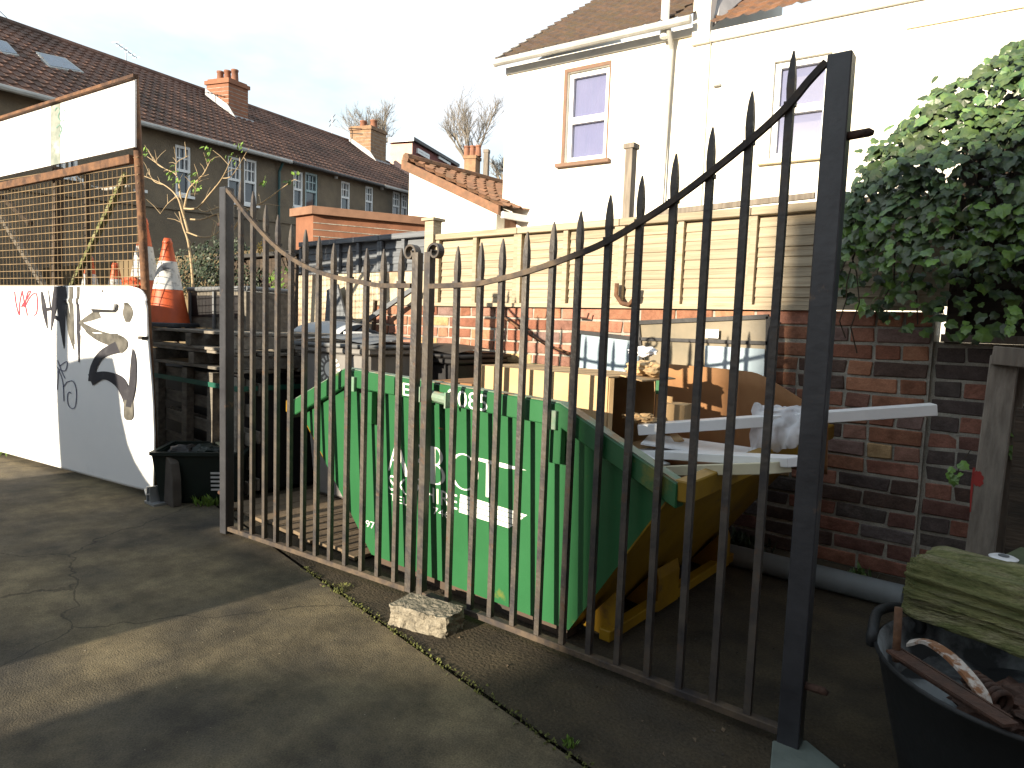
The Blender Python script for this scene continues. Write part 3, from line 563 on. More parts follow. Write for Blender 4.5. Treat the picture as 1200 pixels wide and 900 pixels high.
# feet and grab bar under the yellow end
xb = -1.12
MB().beam((xb, 1.92, 0.055), (xb, 3.07, 0.055), 0.045, 0.04).build('foot_bar', M_yellow, sk, bevel=0.003)
for yy, w in ((1.98, 0.05), (2.36, 0.18), (2.93, 0.12)):
    b = MB(); z0 = 0.03; pr = [V((-1.24, yy-w/2, ZB)), V((-1.03-0.08, yy-w/2, 0.20)), V((xb+0.022, yy-w/2, 0.16)), V((xb+0.022, yy-w/2, 0.03))]
    b.prism(pr, (0, w, 0)); b.build('foot_bracket', M_yellow, sk, bevel=0.002)
MB().bbox((-2.30, 1.90, 0.004), (-1.26, 1.96, ZB)).build('skid', M_skipin, sk); MB().bbox((-2.30, 3.02, 0.004), (-1.26, 3.08, ZB)).build('skid', M_skipin, sk)

# painted lettering (flat print a fraction of a millimetre proud of the panel)
PR = 0.0012
def px_poly(b, pts, fn): b.add([fn(x, y) for x, y in pts], [tuple(range(len(pts)))])
def ellipse_ring(cx, cy, rx, ry, tx, ty, slope, n=36):
    o, i = [], []
    for k in range(n+1):
        a = 2*pi*k/n
        o.append((cx+rx*cos(a), cy+ry*sin(a)+slope*rx*cos(a))); i.append((cx+(rx-tx)*cos(a), cy+(ry-ty)*sin(a)+slope*(rx-tx)*cos(a)))
    return o, i
let = MB(); let.fixn = False; F = lambda x, y: sp(x, y, PR)
px_poly(let, [(463.6, 518), (465.4, 518), (457.0, 551.5), (455.0, 551)], F)
px_poly(let, [(463.4, 517.5), (468.2, 519), (479.5, 559.5), (474.5, 558)], F)
px_poly(let, [(459.5, 537.5), (470.5, 540.8), (470.8, 542.6), (459.0, 539.4)], F)
def big_b(x, y, w, h, s):
    P = lambda u, v: (x+u*w, y+v*h+u*w*s)
    px_poly(let, [P(0, 0), P(0.34, 0), P(0.34, 1), P(0, 1)], F)
    for v0, v1, ww in ((0.0, 0.48, 0.85), (0.46, 1.0, 1.0)):
        n = 14; o = []; i = []
        for k in range(n+1):
            a = -pi/2+pi*k/n; vc = (v0+v1)/2; hv = (v1-v0)/2
            o.append(P(0.34+(ww-0.34)*cos(a), vc+hv*sin(a))); i.append(P(0.34+(ww-0.34-0.22)*max(cos(a), 0), vc+(hv-0.035)*sin(a)))
        for k in range(n): px_poly(let, [o[k], o[k+1], i[k+1], i[k]], F)
big_b(482.5, 518, 17, 43, 0.24); big_b(504.5, 522.5, 17.5, 44, 0.24)
o_, i_ = ellipse_ring(544, 553, 17, 21.5, 4.2, 1.6, 0.23)
for k in range(len(o_)-1): px_poly(let, [o_[k], o_[k+1], i_[k+1], i_[k]], F)
px_poly(let, [(560, 536.2), (592, 543.2), (617.5, 551.2), (592, 548.8), (560, 539.6)], F)
px_poly(let, [(570, 541), (574.5, 542), (573.5, 583), (569.5, 582)], F)
# speed stripes
A4, B4, C4, D4 = (539.6, 579), (618, 603.5), (596.5, 619), (538, 600)
def bil(u, v): return ((A4[0]*(1-u)+B4[0]*u)*(1-v)+(D4[0]*(1-u)+C4[0]*u)*v, (A4[1]*(1-u)+B4[1]*u)*(1-v)+(D4[1]*(1-u)+C4[1]*u)*v)
for v0, v1 in ((0, 0.16), (0.20, 0.42), (0.46, 0.72), (0.76, 1.0)): px_poly(let, [bil(0, v0), bil(1, v0), bil(1, v1), bil(0, v1)], F)
def text_px(b, s, x0, y0, x1, y1, h, fn, lean=0.0):
    """flat text: baseline from (x0,y0) to (x1,y1), cap height h, laid on a surface by fn"""
    c = bpy.data.curves.new('t', 'FONT'); c.body = s; c.resolution_u = 3; ob = bpy.data.objects.new('t', c); COL.objects.link(ob)
    dg = bpy.context.evaluated_depsgraph_get(); me = bpy.data.meshes.new_from_object(ob.evaluated_get(dg))
    xs = [v.co.x for v in me.vertices]; ys = [v.co.y for v in me.vertices]; w = max(xs)-min(xs); hh = 0.7; xm = min(xs)
    vs = []
    for v in me.vertices:
        u = (v.co.x-xm)/w; q = v.co.y/hh*h; vs.append(fn(x0+(x1-x0)*u+lean*q, y0+(y1-y0)*u-q))
    b.add(vs, [tuple(p.vertices) for p in me.polygons])
    bpy.data.objects.remove(ob); bpy.data.curves.remove(c); bpy.data.meshes.remove(me)
text_px(let, 'SKIP HIRE', 456, 573.5, 536, 597.5, 18, F)
text_px(let, 'TEL 01   746', 457, 586, 527, 608, 8.5, F)
text_px(let, '97', 429, 617, 439, 620, 8, F)
let.build('lettering', M_white, sk)
let = MB(); let.fixn = False; LF = lambda x, y: ony(x, y, YF-0.0275)
text_px(let, 'E1', 472, 463, 487, 465.5, 15, LF); text_px(let, '8085', 524, 474.5, 571, 482.5, 20, LF)
let.build('rim_number', M_white, sk)

# ------------------------------------------------------------------ what lies in the skip
def carton(label, x0, x1, y0, y1, z0, z1, rz=0, open_side=None, m=M_card, flaps=True):
    c = V(((x0+x1)/2, (y0+y1)/2, z0)); t = thing('cardboard_box', label, 'cardboard box', c)
    R = Matrix.Rotation(rz, 3, 'Z'); hx, hy, hz = (x1-x0)/2, (y1-y0)/2, z1-z0
    def bx(nm, ctr, sz, rr=None, mm=m):
        b = MB().box(c+R @ V(ctr), sz, R @ (rr or Matrix.Identity(3))); return b.build(nm, mm, t)
    bx('front_wall', (0, -hy, hz/2), (2*hx, 0.006, hz)); bx('back_wall', (0, hy, hz/2), (2*hx, 0.006, hz))
    if open_side != 'left': bx('side_wall', (-hx+0.003, 0, hz/2), (0.006, 2*hy-0.007, hz))
    if open_side != 'right': bx('side_wall', (hx-0.003, 0, hz/2), (0.006, 2*hy-0.007, hz))
    bx('base', (0, 0, 0.003), (2*hx-0.014, 2*hy-0.007, 0.006))
    if open_side != 'top': bx('top', (0, 0, hz-0.0035), (2*hx-0.014, 2*hy-0.008, 0.006))
    return t, c, R, hx, hy, hz, bx
t, c, R, hx, hy, hz, bx = carton('long pale cardboard carton lying along the skip, brightly lit front', -2.02, -1.30, 2.20, 2.55, 0.56, 0.925, radians(-3), 'right')
bx('side_flap', (hx+0.045, hy-0.0, hz/2-0.04), (0.10, 0.005, hz-0.09), Matrix.Rotation(radians(-20), 3, 'Z')); bx('side_flap', (hx+0.006, -hy+0.012, hz/2), (0.02, 0.005, hz-0.01), Matrix.Rotation(radians(70), 3, 'Z'))
bx('top_flap', (hx+0.045, 0.04, hz-0.004), (0.10, 2*hy-0.09, 0.005), Matrix.Rotation(radians(8), 3, 'Y'))
carton('small pale cardboard box standing in front of the brown sheet', -1.235, -1.13, 2.46, 2.56, 0.735, 0.815, radians(8), None, M_card)
carton('brown carton end poking up at the left of the skip load', -2.34, -2.06, 2.25, 2.6, 0.60, 0.83, radians(4), None, M_cardd)
# curved brown sheet
def curved(u, v):
    x = -1.42+0.74*u; zt = 0.955-0.02*u-0.17*max(0, u-0.55)**1.3*2.4; z = 0.55+(zt-0.55)*v
    return V((x, 2.93+0.05*sin(u*5)-0.05*v, z))
b = MB().grid(curved, 24, 6); o = one('cardboard_sheet', b, M_cardd, 'bent brown cardboard sheet standing at the back of the skip', 'cardboard sheet', smooth=True)
sm = o.modifiers.new('solid', 'SOLIDIFY'); sm.thickness = 0.006
def flatcard(nm, label, cx, cy, z, w, d, rz, m, tilt=0.0, cat='cardboard sheet', tiltx=0.0, th=0.006):
    R = Matrix.Rotation(rz, 3, 'Z') @ Matrix.Rotation(tilt, 3, 'Y') @ Matrix.Rotation(tiltx, 3, 'X'); return one(nm, MB().box((cx, cy, z), (w, d, th), R), m, label, cat)
flatcard('cardboard_sheet', 'flat brown cardboard lying at the front of the skip load', -1.50, 2.08, 0.66, 0.80, 0.40, radians(5), M_cardd, radians(4))
flatcard('cardboard_sheet', 'brown cardboard layer filling the left end of the skip', -2.25, 2.3, 0.60, 0.75, 0.75, radians(-8), M_cardd, radians(-2))
flatcard('cardboard_sheet', 'dark brown cardboard wedged under the white trims', -1.12, 2.60, 0.585, 0.46, 0.80, radians(3), M_cardd, radians(6))
flatcard('cardboard_sheet', 'torn cardboard scrap sticking out over the carton mouth', -1.22, 2.40, 0.66, 0.22, 0.16, radians(35), M_card, radians(-14))
# crumpled paper bag
def crumple(name, label, c, r, m, sc, seed, cat, amp=0.35, sub=4):
    bm = bmesh.new(); bmesh.ops.create_icosphere(bm, subdivisions=sub, radius=1)
    for v in bm.verts:
        p = v.co.copy(); k = 1+amp*(noise.noise(p*2.2+V((seed, 0, 0)))+0.6*abs(noise.noise(p*5+V((seed, 3, 0)))))
        k += amp*0.35*noise.noise(p*11+V((seed, 5, 0)))
        v.co = V((p.x*r[0]*k, p.y*r[1]*k, p.z*r[2]*k))+V(c)
    me = bpy.data.meshes.new(name); bm.to_mesh(me); bm.free(); me.materials.append(m); o = bpy.data.objects.new(name, me); COL.objects.link(o)
    return tag(o, label, cat)
crumple('paper_bag', 'crumpled pinkish brown paper at the open end of the long carton', ony(757, 432, 2.42), (0.075, 0.07, 0.030), M_card, 1, 4, 'paper')
crumple('newspaper', 'bright white scrap of paper over the carton top', ony(753, 412, 2.62), (0.06, 0.04, 0.022), M_upvc, 1, 14, 'paper')
crumple('straw_wisp', 'pale straw wisp below the carton mouth', ony(752, 490, 2.32), (0.06, 0.04, 0.014), M_card, 1, 8, 'packing straw', amp=0.8)
# white trims
def trim(label, p, q, w, h, m, name='plastic_trim', cat='trim'):
    return one(name, MB().beam(p, q, w, h), m, label, cat, bevel=0.002)
trim('long white plastic trim sticking out of the skip towards the brick wall', ony(748, 503, 2.28), ony(1095, 479.5, 2.72), 0.06, 0.040, M_upvc)
b = MB().beam(ony(744, 530, 2.30), ony(938, 541, 2.02), 0.11, 0.028); one('plastic_trim', b, M_upvc, 'broad white trim lying over the yellow end, top one', 'trim', bevel=0.002)
b = MB().beam(ony(788, 551, 2.16), ony(912, 548, 1.97), 0.11, 0.034); one('cream_board', b, M_cream, 'cream board directly under the broad white trim', 'board', bevel=0.002)
q0, q1, q2 = ony(752, 526, 2.30), ony(835, 522, 2.5), ony(800, 512, 2.6)
flatcard('plastic_sheet', 'white sheet lying loose below the long white trim', -1.02, 2.40, 0.672, 0.42, 0.26, radians(20), M_upvc, radians(3))
flatcard('plastic_sheet', 'grey white sheet half under the cardboard near the sloping rim', -1.20, 2.14, 0.655, 0.30, 0.16, radians(-15), M_upvc, radians(9))
# polythene wrap draped over trim
def wrap(u, v):
    a = ony(885+60*u, 480, 2.52); s = 0.06
    x = a.x; ang = (v-0.45)*3.4; rad = 0.055+0.03*noise.noise(V((u*4, v*4, 2)))
    y = a.y+rad*sin(ang)*1.1; z = a.z-0.045+rad*cos(ang)
    if v > 0.75: z -= (v-0.75)*0.30; y += 0.01
    if v < 0.25: z -= (0.25-v)*0.62*(1-0.5*u)
    p = V((x, y, z)); return p+V((noise.noise(p*40), noise.noise(p*40+V((7, 0, 0))), noise.noise(p*40+V((0, 7, 0)))))*0.012
o = one('polythene_wrap', MB().grid(wrap, 40, 40), M_poly, 'crumpled clear polythene wrapped round the long white trim', 'plastic wrap', smooth=True)

# old glazed frames leaning on the wall behind the skip
def glazed(label, pts, m, yb=3.33, th=0.012, bars=()):
    P4 = [ony(x, y, yb) for x, y in pts]; t = thing('glazed_door', label, 'door', ((P4[0]+P4[2])/2))
    n = len(P4); b = MB()
    MB().prism([p+V((0, 0.004, 0)) for p in P4], (0, 0.006, 0)).build('glass', m, t)
    for i in range(n): MB().beam(P4[i], P4[(i+1) % n], 0.022, 0.022, (0, 1, 0)).build('frame', M_black, t)
    for p, q in bars: MB().beam(ony(*p, yb-0.004), ony(*q, yb-0.004), 0.018, 0.014, (0, 1, 0)).build('glazing_bar', M_black, t)
    return t
glazed('old framed glass pane with bluish glass, left of two against the wall', ((679, 389), (752, 398), (754, 470), (674, 470)), M_pglass, 3.36)
glazed('large dark framed glass pane behind the brown cardboard, right of two', ((748, 378), (901, 371), (899, 474), (758, 484)), M_pglass2, 3.32, bars=(((750, 397), (900, 402)), ((822, 398), (822, 480))))
b = MB().prism([ony(x, y, 3.31) for x, y in ((826, 405), (896, 409), (895, 445), (826, 432))], (0, 0.004, 0)); one('glass_sheet', b, M_pglass, 'pale blue glass sheet coloured as reflected sky, low in the right hand frame', 'glass sheet')
flatcard('white_card', 'small white card stuck on the dark framed glass', ony(834, 391, 3.29).x, 3.295, ony(834, 391, 3.29).z, 0.07, 0.045, 0, M_upvc, 0, 'card', radians(90), 0.003)

# ------------------------------------------------------------------ wheelie bins
def bin_(label, x, y, w, d, h, mb_, ml, rz=0, lid_open=False, emblem=False):
    t = thing('wheelie_bin', label, 'wheelie bin', (x, y, 0)); R = Matrix.Rotation(rz, 3, 'Z'); c = V((x, y, 0))
    def P(a, b_, z): return c+R @ V((a, b_, z))
    k = 0.80; b = MB(); zb = 0.03
    vs = [P(sx*w/2*kk, sy*d/2*kk, z) for kk, z in ((k, zb), (1.0, h-0.10)) for sx, sy in ((-1, -1), (1, -1), (1, 1), (-1, 1))]
    b.add(vs, [(0, 1, 5, 4), (1, 2, 6, 5), (2, 3, 7, 6), (3, 0, 4, 7), (0, 3, 2, 1), (4, 5, 6, 7)]); b.build('body', mb_, t, bevel=0.02)
    b = MB().box(P(0, 0, h-0.09), (w+0.05, d+0.05, 0.035), R); b.build('rim', mb_, t, bevel=0.008)
    def lidf(u, v): return P((u-0.5)*(w+0.06), (v-0.5)*(d+0.07), h-0.06+0.045*sin(pi*min(max(u, 0.02), 0.98))*0.6+0.03*sin(pi*v)+0.012)
    b = MB()
    if lid_open: b.box(P(0, d/2+0.06, h+0.12), (w+0.05, 0.03, 0.42), R @ Matrix.Rotation(radians(-14), 3, 'X'))
    else:
        b.grid(lidf, 10, 10); b.box(P(0, 0, h-0.06), (w+0.07, d+0.08, 0.022), R)
    b.build('lid', ml, t, smooth=not lid_open)
    MB().tube([P(-w/2+0.04, d/2+0.05, h-0.06), P(w/2-0.04, d/2+0.05, h-0.06)], 0.016, 8).build('handle', mb_, t)
    for s in (-1, 1): MB().tube([P(s*(w/2*0.8), d/2*0.85, 0.10), P(s*(w/2*0.8+0.045), d/2*0.85, 0.10)], 0.10, 16).build('wheel', M_black, t)
    if emblem:
        e = MB(); e.fixn = False; yy = -d/2*0.945-0.004
        def Q(a, z): kk = k+(1-k)*(z-zb)/(h-0.10-zb); return P(a, -d/2*kk-0.003, z)
        cx, cz = -0.03, h-0.205
        e.add([Q(cx+0.045*cos(q*pi/12), cz+0.045*sin(q*pi/12)) for q in range(24)], [tuple(range(24))])
        for q in range(16):
            a = q*2*pi/16; a1 = a-0.10; a2 = a+0.10
            e.add([Q(cx+0.058*cos(a1), cz+0.058*sin(a1)), Q(cx+0.085*cos(a1), cz+0.085*sin(a1)), Q(cx+0.085*cos(a2), cz+0.085*sin(a2)), Q(cx+0.058*cos(a2), cz+0.058*sin(a2))], [(0, 1, 2, 3)])
        e.build('sun_emblem', M_white, t)
    return t
bin_('grey wheelie bin with closed lid and white sunburst emblem beside the skip', -3.30, 2.62, 0.56, 0.60, 1.02, M_bingrey, M_binlid, radians(8), emblem=True)
bin_('black wheelie bin behind the left gate bars, left of the grey one', -4.02, 2.72, 0.56, 0.60, 0.80, M_black, M_black, radians(-4))
bin_('dark brown black wheelie bin behind the skip, against the wall', -3.12, 3.12, 0.56, 0.5, 0.97, M_black, M_black, radians(2))
one('bin_top_bag', MB().box(ony(432, 396, 2.9), (0.30, 0.2, 0.02), Matrix.Rotation(0.2, 3, 'Y')), M_upvc, 'thin white board resting on the dark bin lid', 'board')
# curved light grey plastic hood behind left leaf
def hood(u, v):
    a = radians(10+95*v); c = V((-4.35, 3.08, 0.83)); return c+V(((u-0.5)*0.62, -0.28*cos(a)+0.05, 0.25*sin(a)+0.02*sin(u*pi)))
o = one('plastic_hood', MB().grid(hood, 12, 12), mat('pale_grey_plastic', (0.42, 0.45, 0.48), (0.34, 0.36, 0.39), 0.45, 5, 0.1), 'pale grey curved plastic hood behind the left gate bars', 'plastic hood', smooth=True)
b = MB().box((-4.35, 3.10, 0.42), (0.60, 0.48, 0.80)); one('storage_crate', b, M_black, 'tall dark crate carrying the curved grey hood', 'crate', bevel=0.01)
# wedge and diagonal shadow on the wall built as solid grey pieces; a stick
b = MB().prism([ony(x, y, 3.40) for x, y in ((383, 340), (395, 333), (405, 372), (447, 392), (436, 398), (380, 385))], (0, 0.02, 0)); one('shade_wedge', b, M_shadeg, 'dark grey triangular board standing in for a shade shape on the sunlit wall', 'board')
one('shadow_strut', MB().beam(ony(412, 388, 3.30), ony(492, 333, 3.36), 0.025, 0.035), M_shadeg, 'grey strut standing in for a shadow slanting up towards the meeting gate posts', 'strut')
one('dark_post', MB().beam(ony(440, 352, 3.42), ony(437, 395, 3.42), 0.03, 0.02), M_dkwood, 'short dark upright stick against the left end of the brick wall', 'stick')
one('blue_tub', MB().lathe([(0.0, 0), (0.075, 0), (0.09, 0.16), (0.082, 0.16), (0.07, 0.02), (0.0, 0.02)], ony(308, 414, 2.85)+V((0, 0, 0)), 20), M_blue, 'small bright blue plastic tub behind the left gate bars', 'tub', smooth=False)
one('timber_stack', MB().bbox((-4.75, 2.75, 0.0), (-4.45, 3.05, ony(308, 414, 2.9).z)), M_dkwood, 'dark timber stack carrying the blue tub', 'timber')

# ------------------------------------------------------------------ pallets, cones and boxes at the left
def pallet(label, c, w, d, rot, group=None):
    t = thing('pallet', label, 'pallet', c, group); c = V(c)
    def bx(nm, p, s): MB().box(c+rot @ V(p), s, rot @ Matrix.Rotation(rng.uniform(-0.01, 0.01), 3, 'Z')).build(nm, M_pallet, t, bevel=0.002)
    n = 7
    for i in range(n): bx('deck_board', (0, -d/2+0.05+(d-0.1)*i/(n-1), 0.055), (w, 0.085, 0.018))
    for i in range(3): bx('bearer', ((i-1)*(w/2-0.045), 0, 0.004), (0.07, d, 0.075))
    for i in range(3): bx('base_board', (0, (i-1)*(d/2-0.05), -0.045), (w, 0.085, 0.018))
    return t
I3 = Matrix.Identity(3); PX, PY = -4.32, 2.40
pallet('old grey pallet, top of the stack carrying the traffic cones', (PX, PY, 0.945), 1.24, 0.86, I3)
pallet('old grey pallet, second in the stack under the cones', (PX+0.02, PY+0.01, 0.825), 1.24, 0.86, I3)
RU = Matrix.Rotation(radians(90), 3, 'Y') @ Matrix.Rotation(radians(0), 3, 'Z')
# upright pallet: deck boards run across, stiles upright
def upright(label, x0, x1, z0, z1, y, tilt, xs):
    t = thing('pallet', label, 'pallet', ((x0+x1)/2, y, z0)); c = V(((x0+x1)/2, y, z0)); R = Matrix.Rotation(tilt, 3, 'Y')
    for i in range(5): MB().box(c+R @ V((0, 0.04, (z1-z0)*(0.08+i*0.21))), (x1-x0, 0.018, 0.075), R @ Matrix.Rotation(rng.uniform(-0.03, 0.03), 3, 'Y')).build('deck_board', M_pallet, t, bevel=0.002)
    for xx in xs: MB().box(c+R @ V((xx-(x0+x1)/2, 0, (z1-z0)/2)), (0.07, 0.05, z1-z0), R).build('bearer', M_pallet, t, bevel=0.002)
    for i in (0.1, 0.5, 0.9): MB().box(c+R @ V((0, 0.10, (z1-z0)*i)), (x1-x0, 0.018, 0.075), R).build('base_board', M_pallet, t, bevel=0.002)
    return t
upright('upright grey pallet below the stack with a green strap round it', -4.93, -3.72, 0.02, 0.755, 2.02, radians(1.5), (-4.88, -4.45, -4.10, -3.80))
b = MB(); b.bbox((-4.93, 1.985, 0.66), (-3.72, 1.99, 0.69)); b.bbox((-3.72, 1.985, 0.66), (-3.715, 2.5, 0.69)); one('ratchet_strap', b, M_strap, 'green strap around the upright pallet', 'strap')
one('pallet_backing', MB().bbox((-5.6, 2.15, 0.0), (-3.76, 2.9, 0.755)), M_black, 'plain black block added to keep the gaps of the upright pallet dark', 'dark_block', bevel=0.03)  # black box added to hide sunlit things seen through the pallet
# recycling box
def recbox():
    c = onz(226, 594); c = V((c.x-0.16, c.y+0.16, 0)); t = thing('recycling_box', 'dark green plastic recycling box with white print below the pallets', 'box', c); R = Matrix.Rotation(radians(48), 3, 'Z')
    w, d, h = 0.50, 0.36, 0.30
    def P(a, b_, z): return c+R @ V((a, b_, z))
    b = MB(); vs = [P(sx*w/2*k, sy*d/2*k, z) for k, z in ((0.85, 0.005), (1.0, h), (0.93, h), (0.80, 0.02)) for sx, sy in ((-1, -1), (1, -1), (1, 1), (-1, 1))]
    fs = [(r*4+j, r*4+(j+1) % 4, (r+1)*4+(j+1) % 4, (r+1)*4+j) for r in range(3) for j in range(4)]+[(3, 2, 1, 0), (12, 13, 14, 15)]
    b.add(vs, fs); b.build('body', M_gbox, t)
    b = MB()
    for (p, q) in (((-1, -1), (1, -1)), ((1, -1), (1, 1)), ((1, 1), (-1, 1)), ((-1, 1), (-1, -1))): b.beam(P(p[0]*w/2, p[1]*d/2, h), P(q[0]*w/2, q[1]*d/2, h), 0.025, 0.02)
    b.build('rim', M_gbox, t)
    e = MB(); e.fixn = False
    for i in range(5):
        x = 0.02+i*0.0; z = 0.08+i*0.025
        e.add([P(x+0.05, -d/2*(0.85+0.15*z/h)-0.004, z), P(x+0.14, -d/2*(0.85+0.15*z/h)-0.004, z), P(x+0.14, -d/2*(0.85+0.15*(z+0.012)/h)-0.004, z+0.012), P(x+0.05, -d/2*(0.85+0.15*(z+0.012)/h)-0.004, z+0.012)], [(0, 1, 2, 3)])
    e.build('printed_lines', M_sprayl, t)
    for k in range(3): crumple('rubbish_sack' , ['black bin liner', 'dark plastic film', 'dark cardboard scraps'][k]+' inside the green recycling box', P((k-1)*0.14, 0.02*k, 0.27), (0.09, 0.08, 0.05), [M_black, M_gbox, M_dkwood][k], 1, 20+k, 'rubbish', sub=3)
recbox()
# brown paving slab on edge and metal foot
q = onz(196, 592)
prof = [V((q.x-0.07, q.y, 0)), V((q.x+0.075, q.y, 0)), V((q.x+0.07, q.y, 0.16)), V((q.x+0.045, q.y, 0.25)), V((q.x, q.y, 0.285)), V((q.x-0.05, q.y, 0.285)), V((q.x-0.07, q.y, 0.28))]
one('paving_slab', MB().prism(prof, (0, 0.05, 0)), M_slab, 'dark brown rounded slab standing on edge by the white panel', 'slab', bevel=0.004)
q = onz(183, 590); b = MB().box(q+V((0, 0, 0.006)), (0.13, 0.08, 0.012)); b.box(q+V((-0.045, 0, 0.05)), (0.008, 0.07, 0.09)); b.box(q+V((0.0, 0.0, 0.055)), (0.008, 0.07, 0.10)); b.tube([q+V((-0.1, -0.02, 0.07)), q+V((-0.06, -0.03, 0.045)), q+V((0.0, -0.03, 0.06))], 0.005, 6)
one('metal_foot', b, M_galv, 'small galvanised steel bracket foot at the panel corner', 'bracket')
# cones
def cone(label, loc, h, r0, base=True, m=M_orange, group='traffic cones'):
    t = thing('traffic_cone', label, 'traffic cone', loc, group); c = V(loc)
    rr = lambda z: r0*(1-z/h)+0.022*(z/h)+0.0
    zb = 0.03
    b = MB().lathe([(rr(0.0), zb), (rr(0.40*h), 0.40*h+zb)], c, 32); b.build('lower_body', m, t, smooth=True)
    b = MB().lathe([(rr(0.40*h)+0.003, 0.40*h+zb-0.004), (rr(0.72*h)+0.003, 0.72*h+zb+0.004)], c, 32); b.build('reflective_sleeve', M_conew, t, smooth=True)
    b = MB().lathe([(rr(0.72*h), 0.72*h+zb), (rr(0.93*h), 0.93*h+zb), (rr(0.93*h)+0.004, 0.945*h+zb), (rr(h), h+zb), (rr(h)-0.008, h+zb), (rr(h)-0.008, h-0.03+zb)], c, 32); b.build('tip', m, t, smooth=True)
    if base: MB().box(c+V((0, 0, 0.016)), (r0*2.75, r0*2.75, 0.032), Matrix.Rotation(0.5, 3, 'Z')).build('base', M_conebase, t, bevel=0.006)
    return t
zt = 1.012
def up_h(px, ytop, ybot, Y): return abs(ony(px, ytop, Y).z-ony(px, ybot, Y).z)
p = ony(197, 374, 2.12); cone('large orange traffic cone with scuffed white band, foremost on the pallets', (p.x, 2.12, zt), 0.60, 0.145)
p = ony(170, 362, 2.45); cone('tall traffic cone half hidden behind the rusty post', (p.x, 2.45, zt), ony(167, 256, 2.45).z-zt-0.03, 0.165)
p = ony(106, 360, 2.3); cone('slim traffic cone seen through the wire mesh, white band in view', (p.x, 2.3, 0.975), ony(106, 300, 2.3).z-1.005, 0.12)
p = ony(136, 360, 2.5); cone('orange cone tip seen through the mesh between two white banded cones', (p.x, 2.5, 0.975), ony(136, 308, 2.5).z-1.005, 0.13)
p = ony(155, 360, 2.35); crumple('orange_bag', 'bright orange crumpled bag at the foot of the cones', (p.x, 2.35, ony(155, 332, 2.35).z), (0.13, 0.06, 0.06), M_orange, 1, 31, 'bag', sub=3)
one('shelf_board', MB().bbox((-7.2, 2.1, 0.93), (-4.95, 2.9, 0.97)), M_dkwood, 'dark shelf behind the mesh carrying small cones', 'shelf')
# grey planter trough
def trough():
    x0, x1 = ony(232, 370, 2.35).x, ony(300, 370, 2.35).x; y0, y1 = 2.28, 2.62; z0 = 1.015
    zt_ = ony(240, 339, 2.3).z; t = thing('trough', 'grey metal trough with raised rim standing on the pallets behind the gate post', 'trough', ((x0+x1)/2, 2.45, z0))
    b = MB(); b.bbox((x0, y0, z0), (x1, y0+0.012, zt_-0.02)); b.bbox((x0, y1-0.012, z0), (x1, y1, zt_-0.02)); b.bbox((x0, y0+0.013, z0), (x0+0.012, y1-0.013, zt_-0.02)); b.bbox((x1-0.012, y0+0.013, z0), (x1, y1-0.013, zt_-0.02)); b.build('walls', M_pallet, t)
    b = MB()
    for a, c in (((x0, y0), (x1, y0)), ((x1, y0), (x1, y1)), ((x1, y1), (x0, y1)), ((x0, y1), (x0, y0))): b.tube([V((a[0], a[1], zt_)), V((c[0], c[1], zt_))], 0.016, 8)
    b.build('rim', M_binlid, t)
    MB().bbox((x0+0.03, y0-0.006, z0+0.08), (x1-0.03, y0-0.001, zt_-0.045)).build('recess', M_black, t)
    for k in range(3): xx = x0+0.05+k*(x1-x0-0.1)/2; MB().bbox((xx-0.012, y0-0.02, z0), (xx+0.012, y0-0.007, zt_-0.02)).build('rib', M_binlid, t)
trough()

# ------------------------------------------------------------------ graffiti panel
CP0, CD = V((-4.10, 1.660, 0)), V((-0.9883, -0.1525, 0)); CN = V((0.1525, -0.9883, 0))   # frontage plane, normal to the viewer
def cp(px, py, out=0.0): return onp(px, py, CP0+CN*out, CN)
def bulge(p):
    a = (p-CP0).dot(CD); z = p.z
    w = 0.018*sin(min(a, 1.4)/1.4*pi*0.9)*sin(max(min((z)/1.25, 1), 0)*pi) 
    w += 0.010*math.exp(-((z-1.165)/0.012)**2)*(1 if a < 0.95 else 0)+0.006*math.exp(-((z-0.965)/0.010)**2)*(1 if a < 0.8 else 0)
    if a < 0.25: w += -0.05*(0.25-a)*max(0, 0.5-z)*2
    return w
def pp_(px, py, out=0.0):
    p = cp(px, py); return p+CN*(bulge(p)+out)
pt = thing('graffiti_panel', 'large white sheet metal panel covered in black graffiti at the left edge', 'panel', CP0)
edge = [(335, 152), (336.5, 160), (340, 166), (346, 170), (352, 172), (395, 173.5), (425, 176), (455, 178.5), (480, 180), (510, 180.5), (545, 179.5), (562, 178.5), (578, 178)]
def edge_x(y):
    for (y0, x0), (y1, x1) in zip(edge[:-1], edge[1:]):
        if y <= y1: return x0+(x1-x0)*(y-y0)/(y1-y0)
    return edge[-1][1]
def sheet(u, v):
    yr = 335+(577.5-335)*v; xr = edge_x(yr); x = -70+(xr+70)*u
    ybot = 577.5-(180-x)*0.2705; y = 335+(ybot-335)*v
    return pp_(x, y)
b = MB().grid(sheet, 220, 90); o = b.build('sheet', M_panel, pt, smooth=True); md = o.modifiers.new('solid', 'SOLIDIFY'); md.thickness = 0.012; md.offset = 0
# make sure the sheet thickness goes backwards: graffiti sits 8 mm proud of the mid surface
GO = 0.0095
MB().tube([cp(x, y, -0.02) for x, y in ((150, 339), (165, 345), (170, 356), (173, 400), (178, 460), (179, 520), (177, 572))], 0.012, 8).build('edge_trim', M_galv, pt)
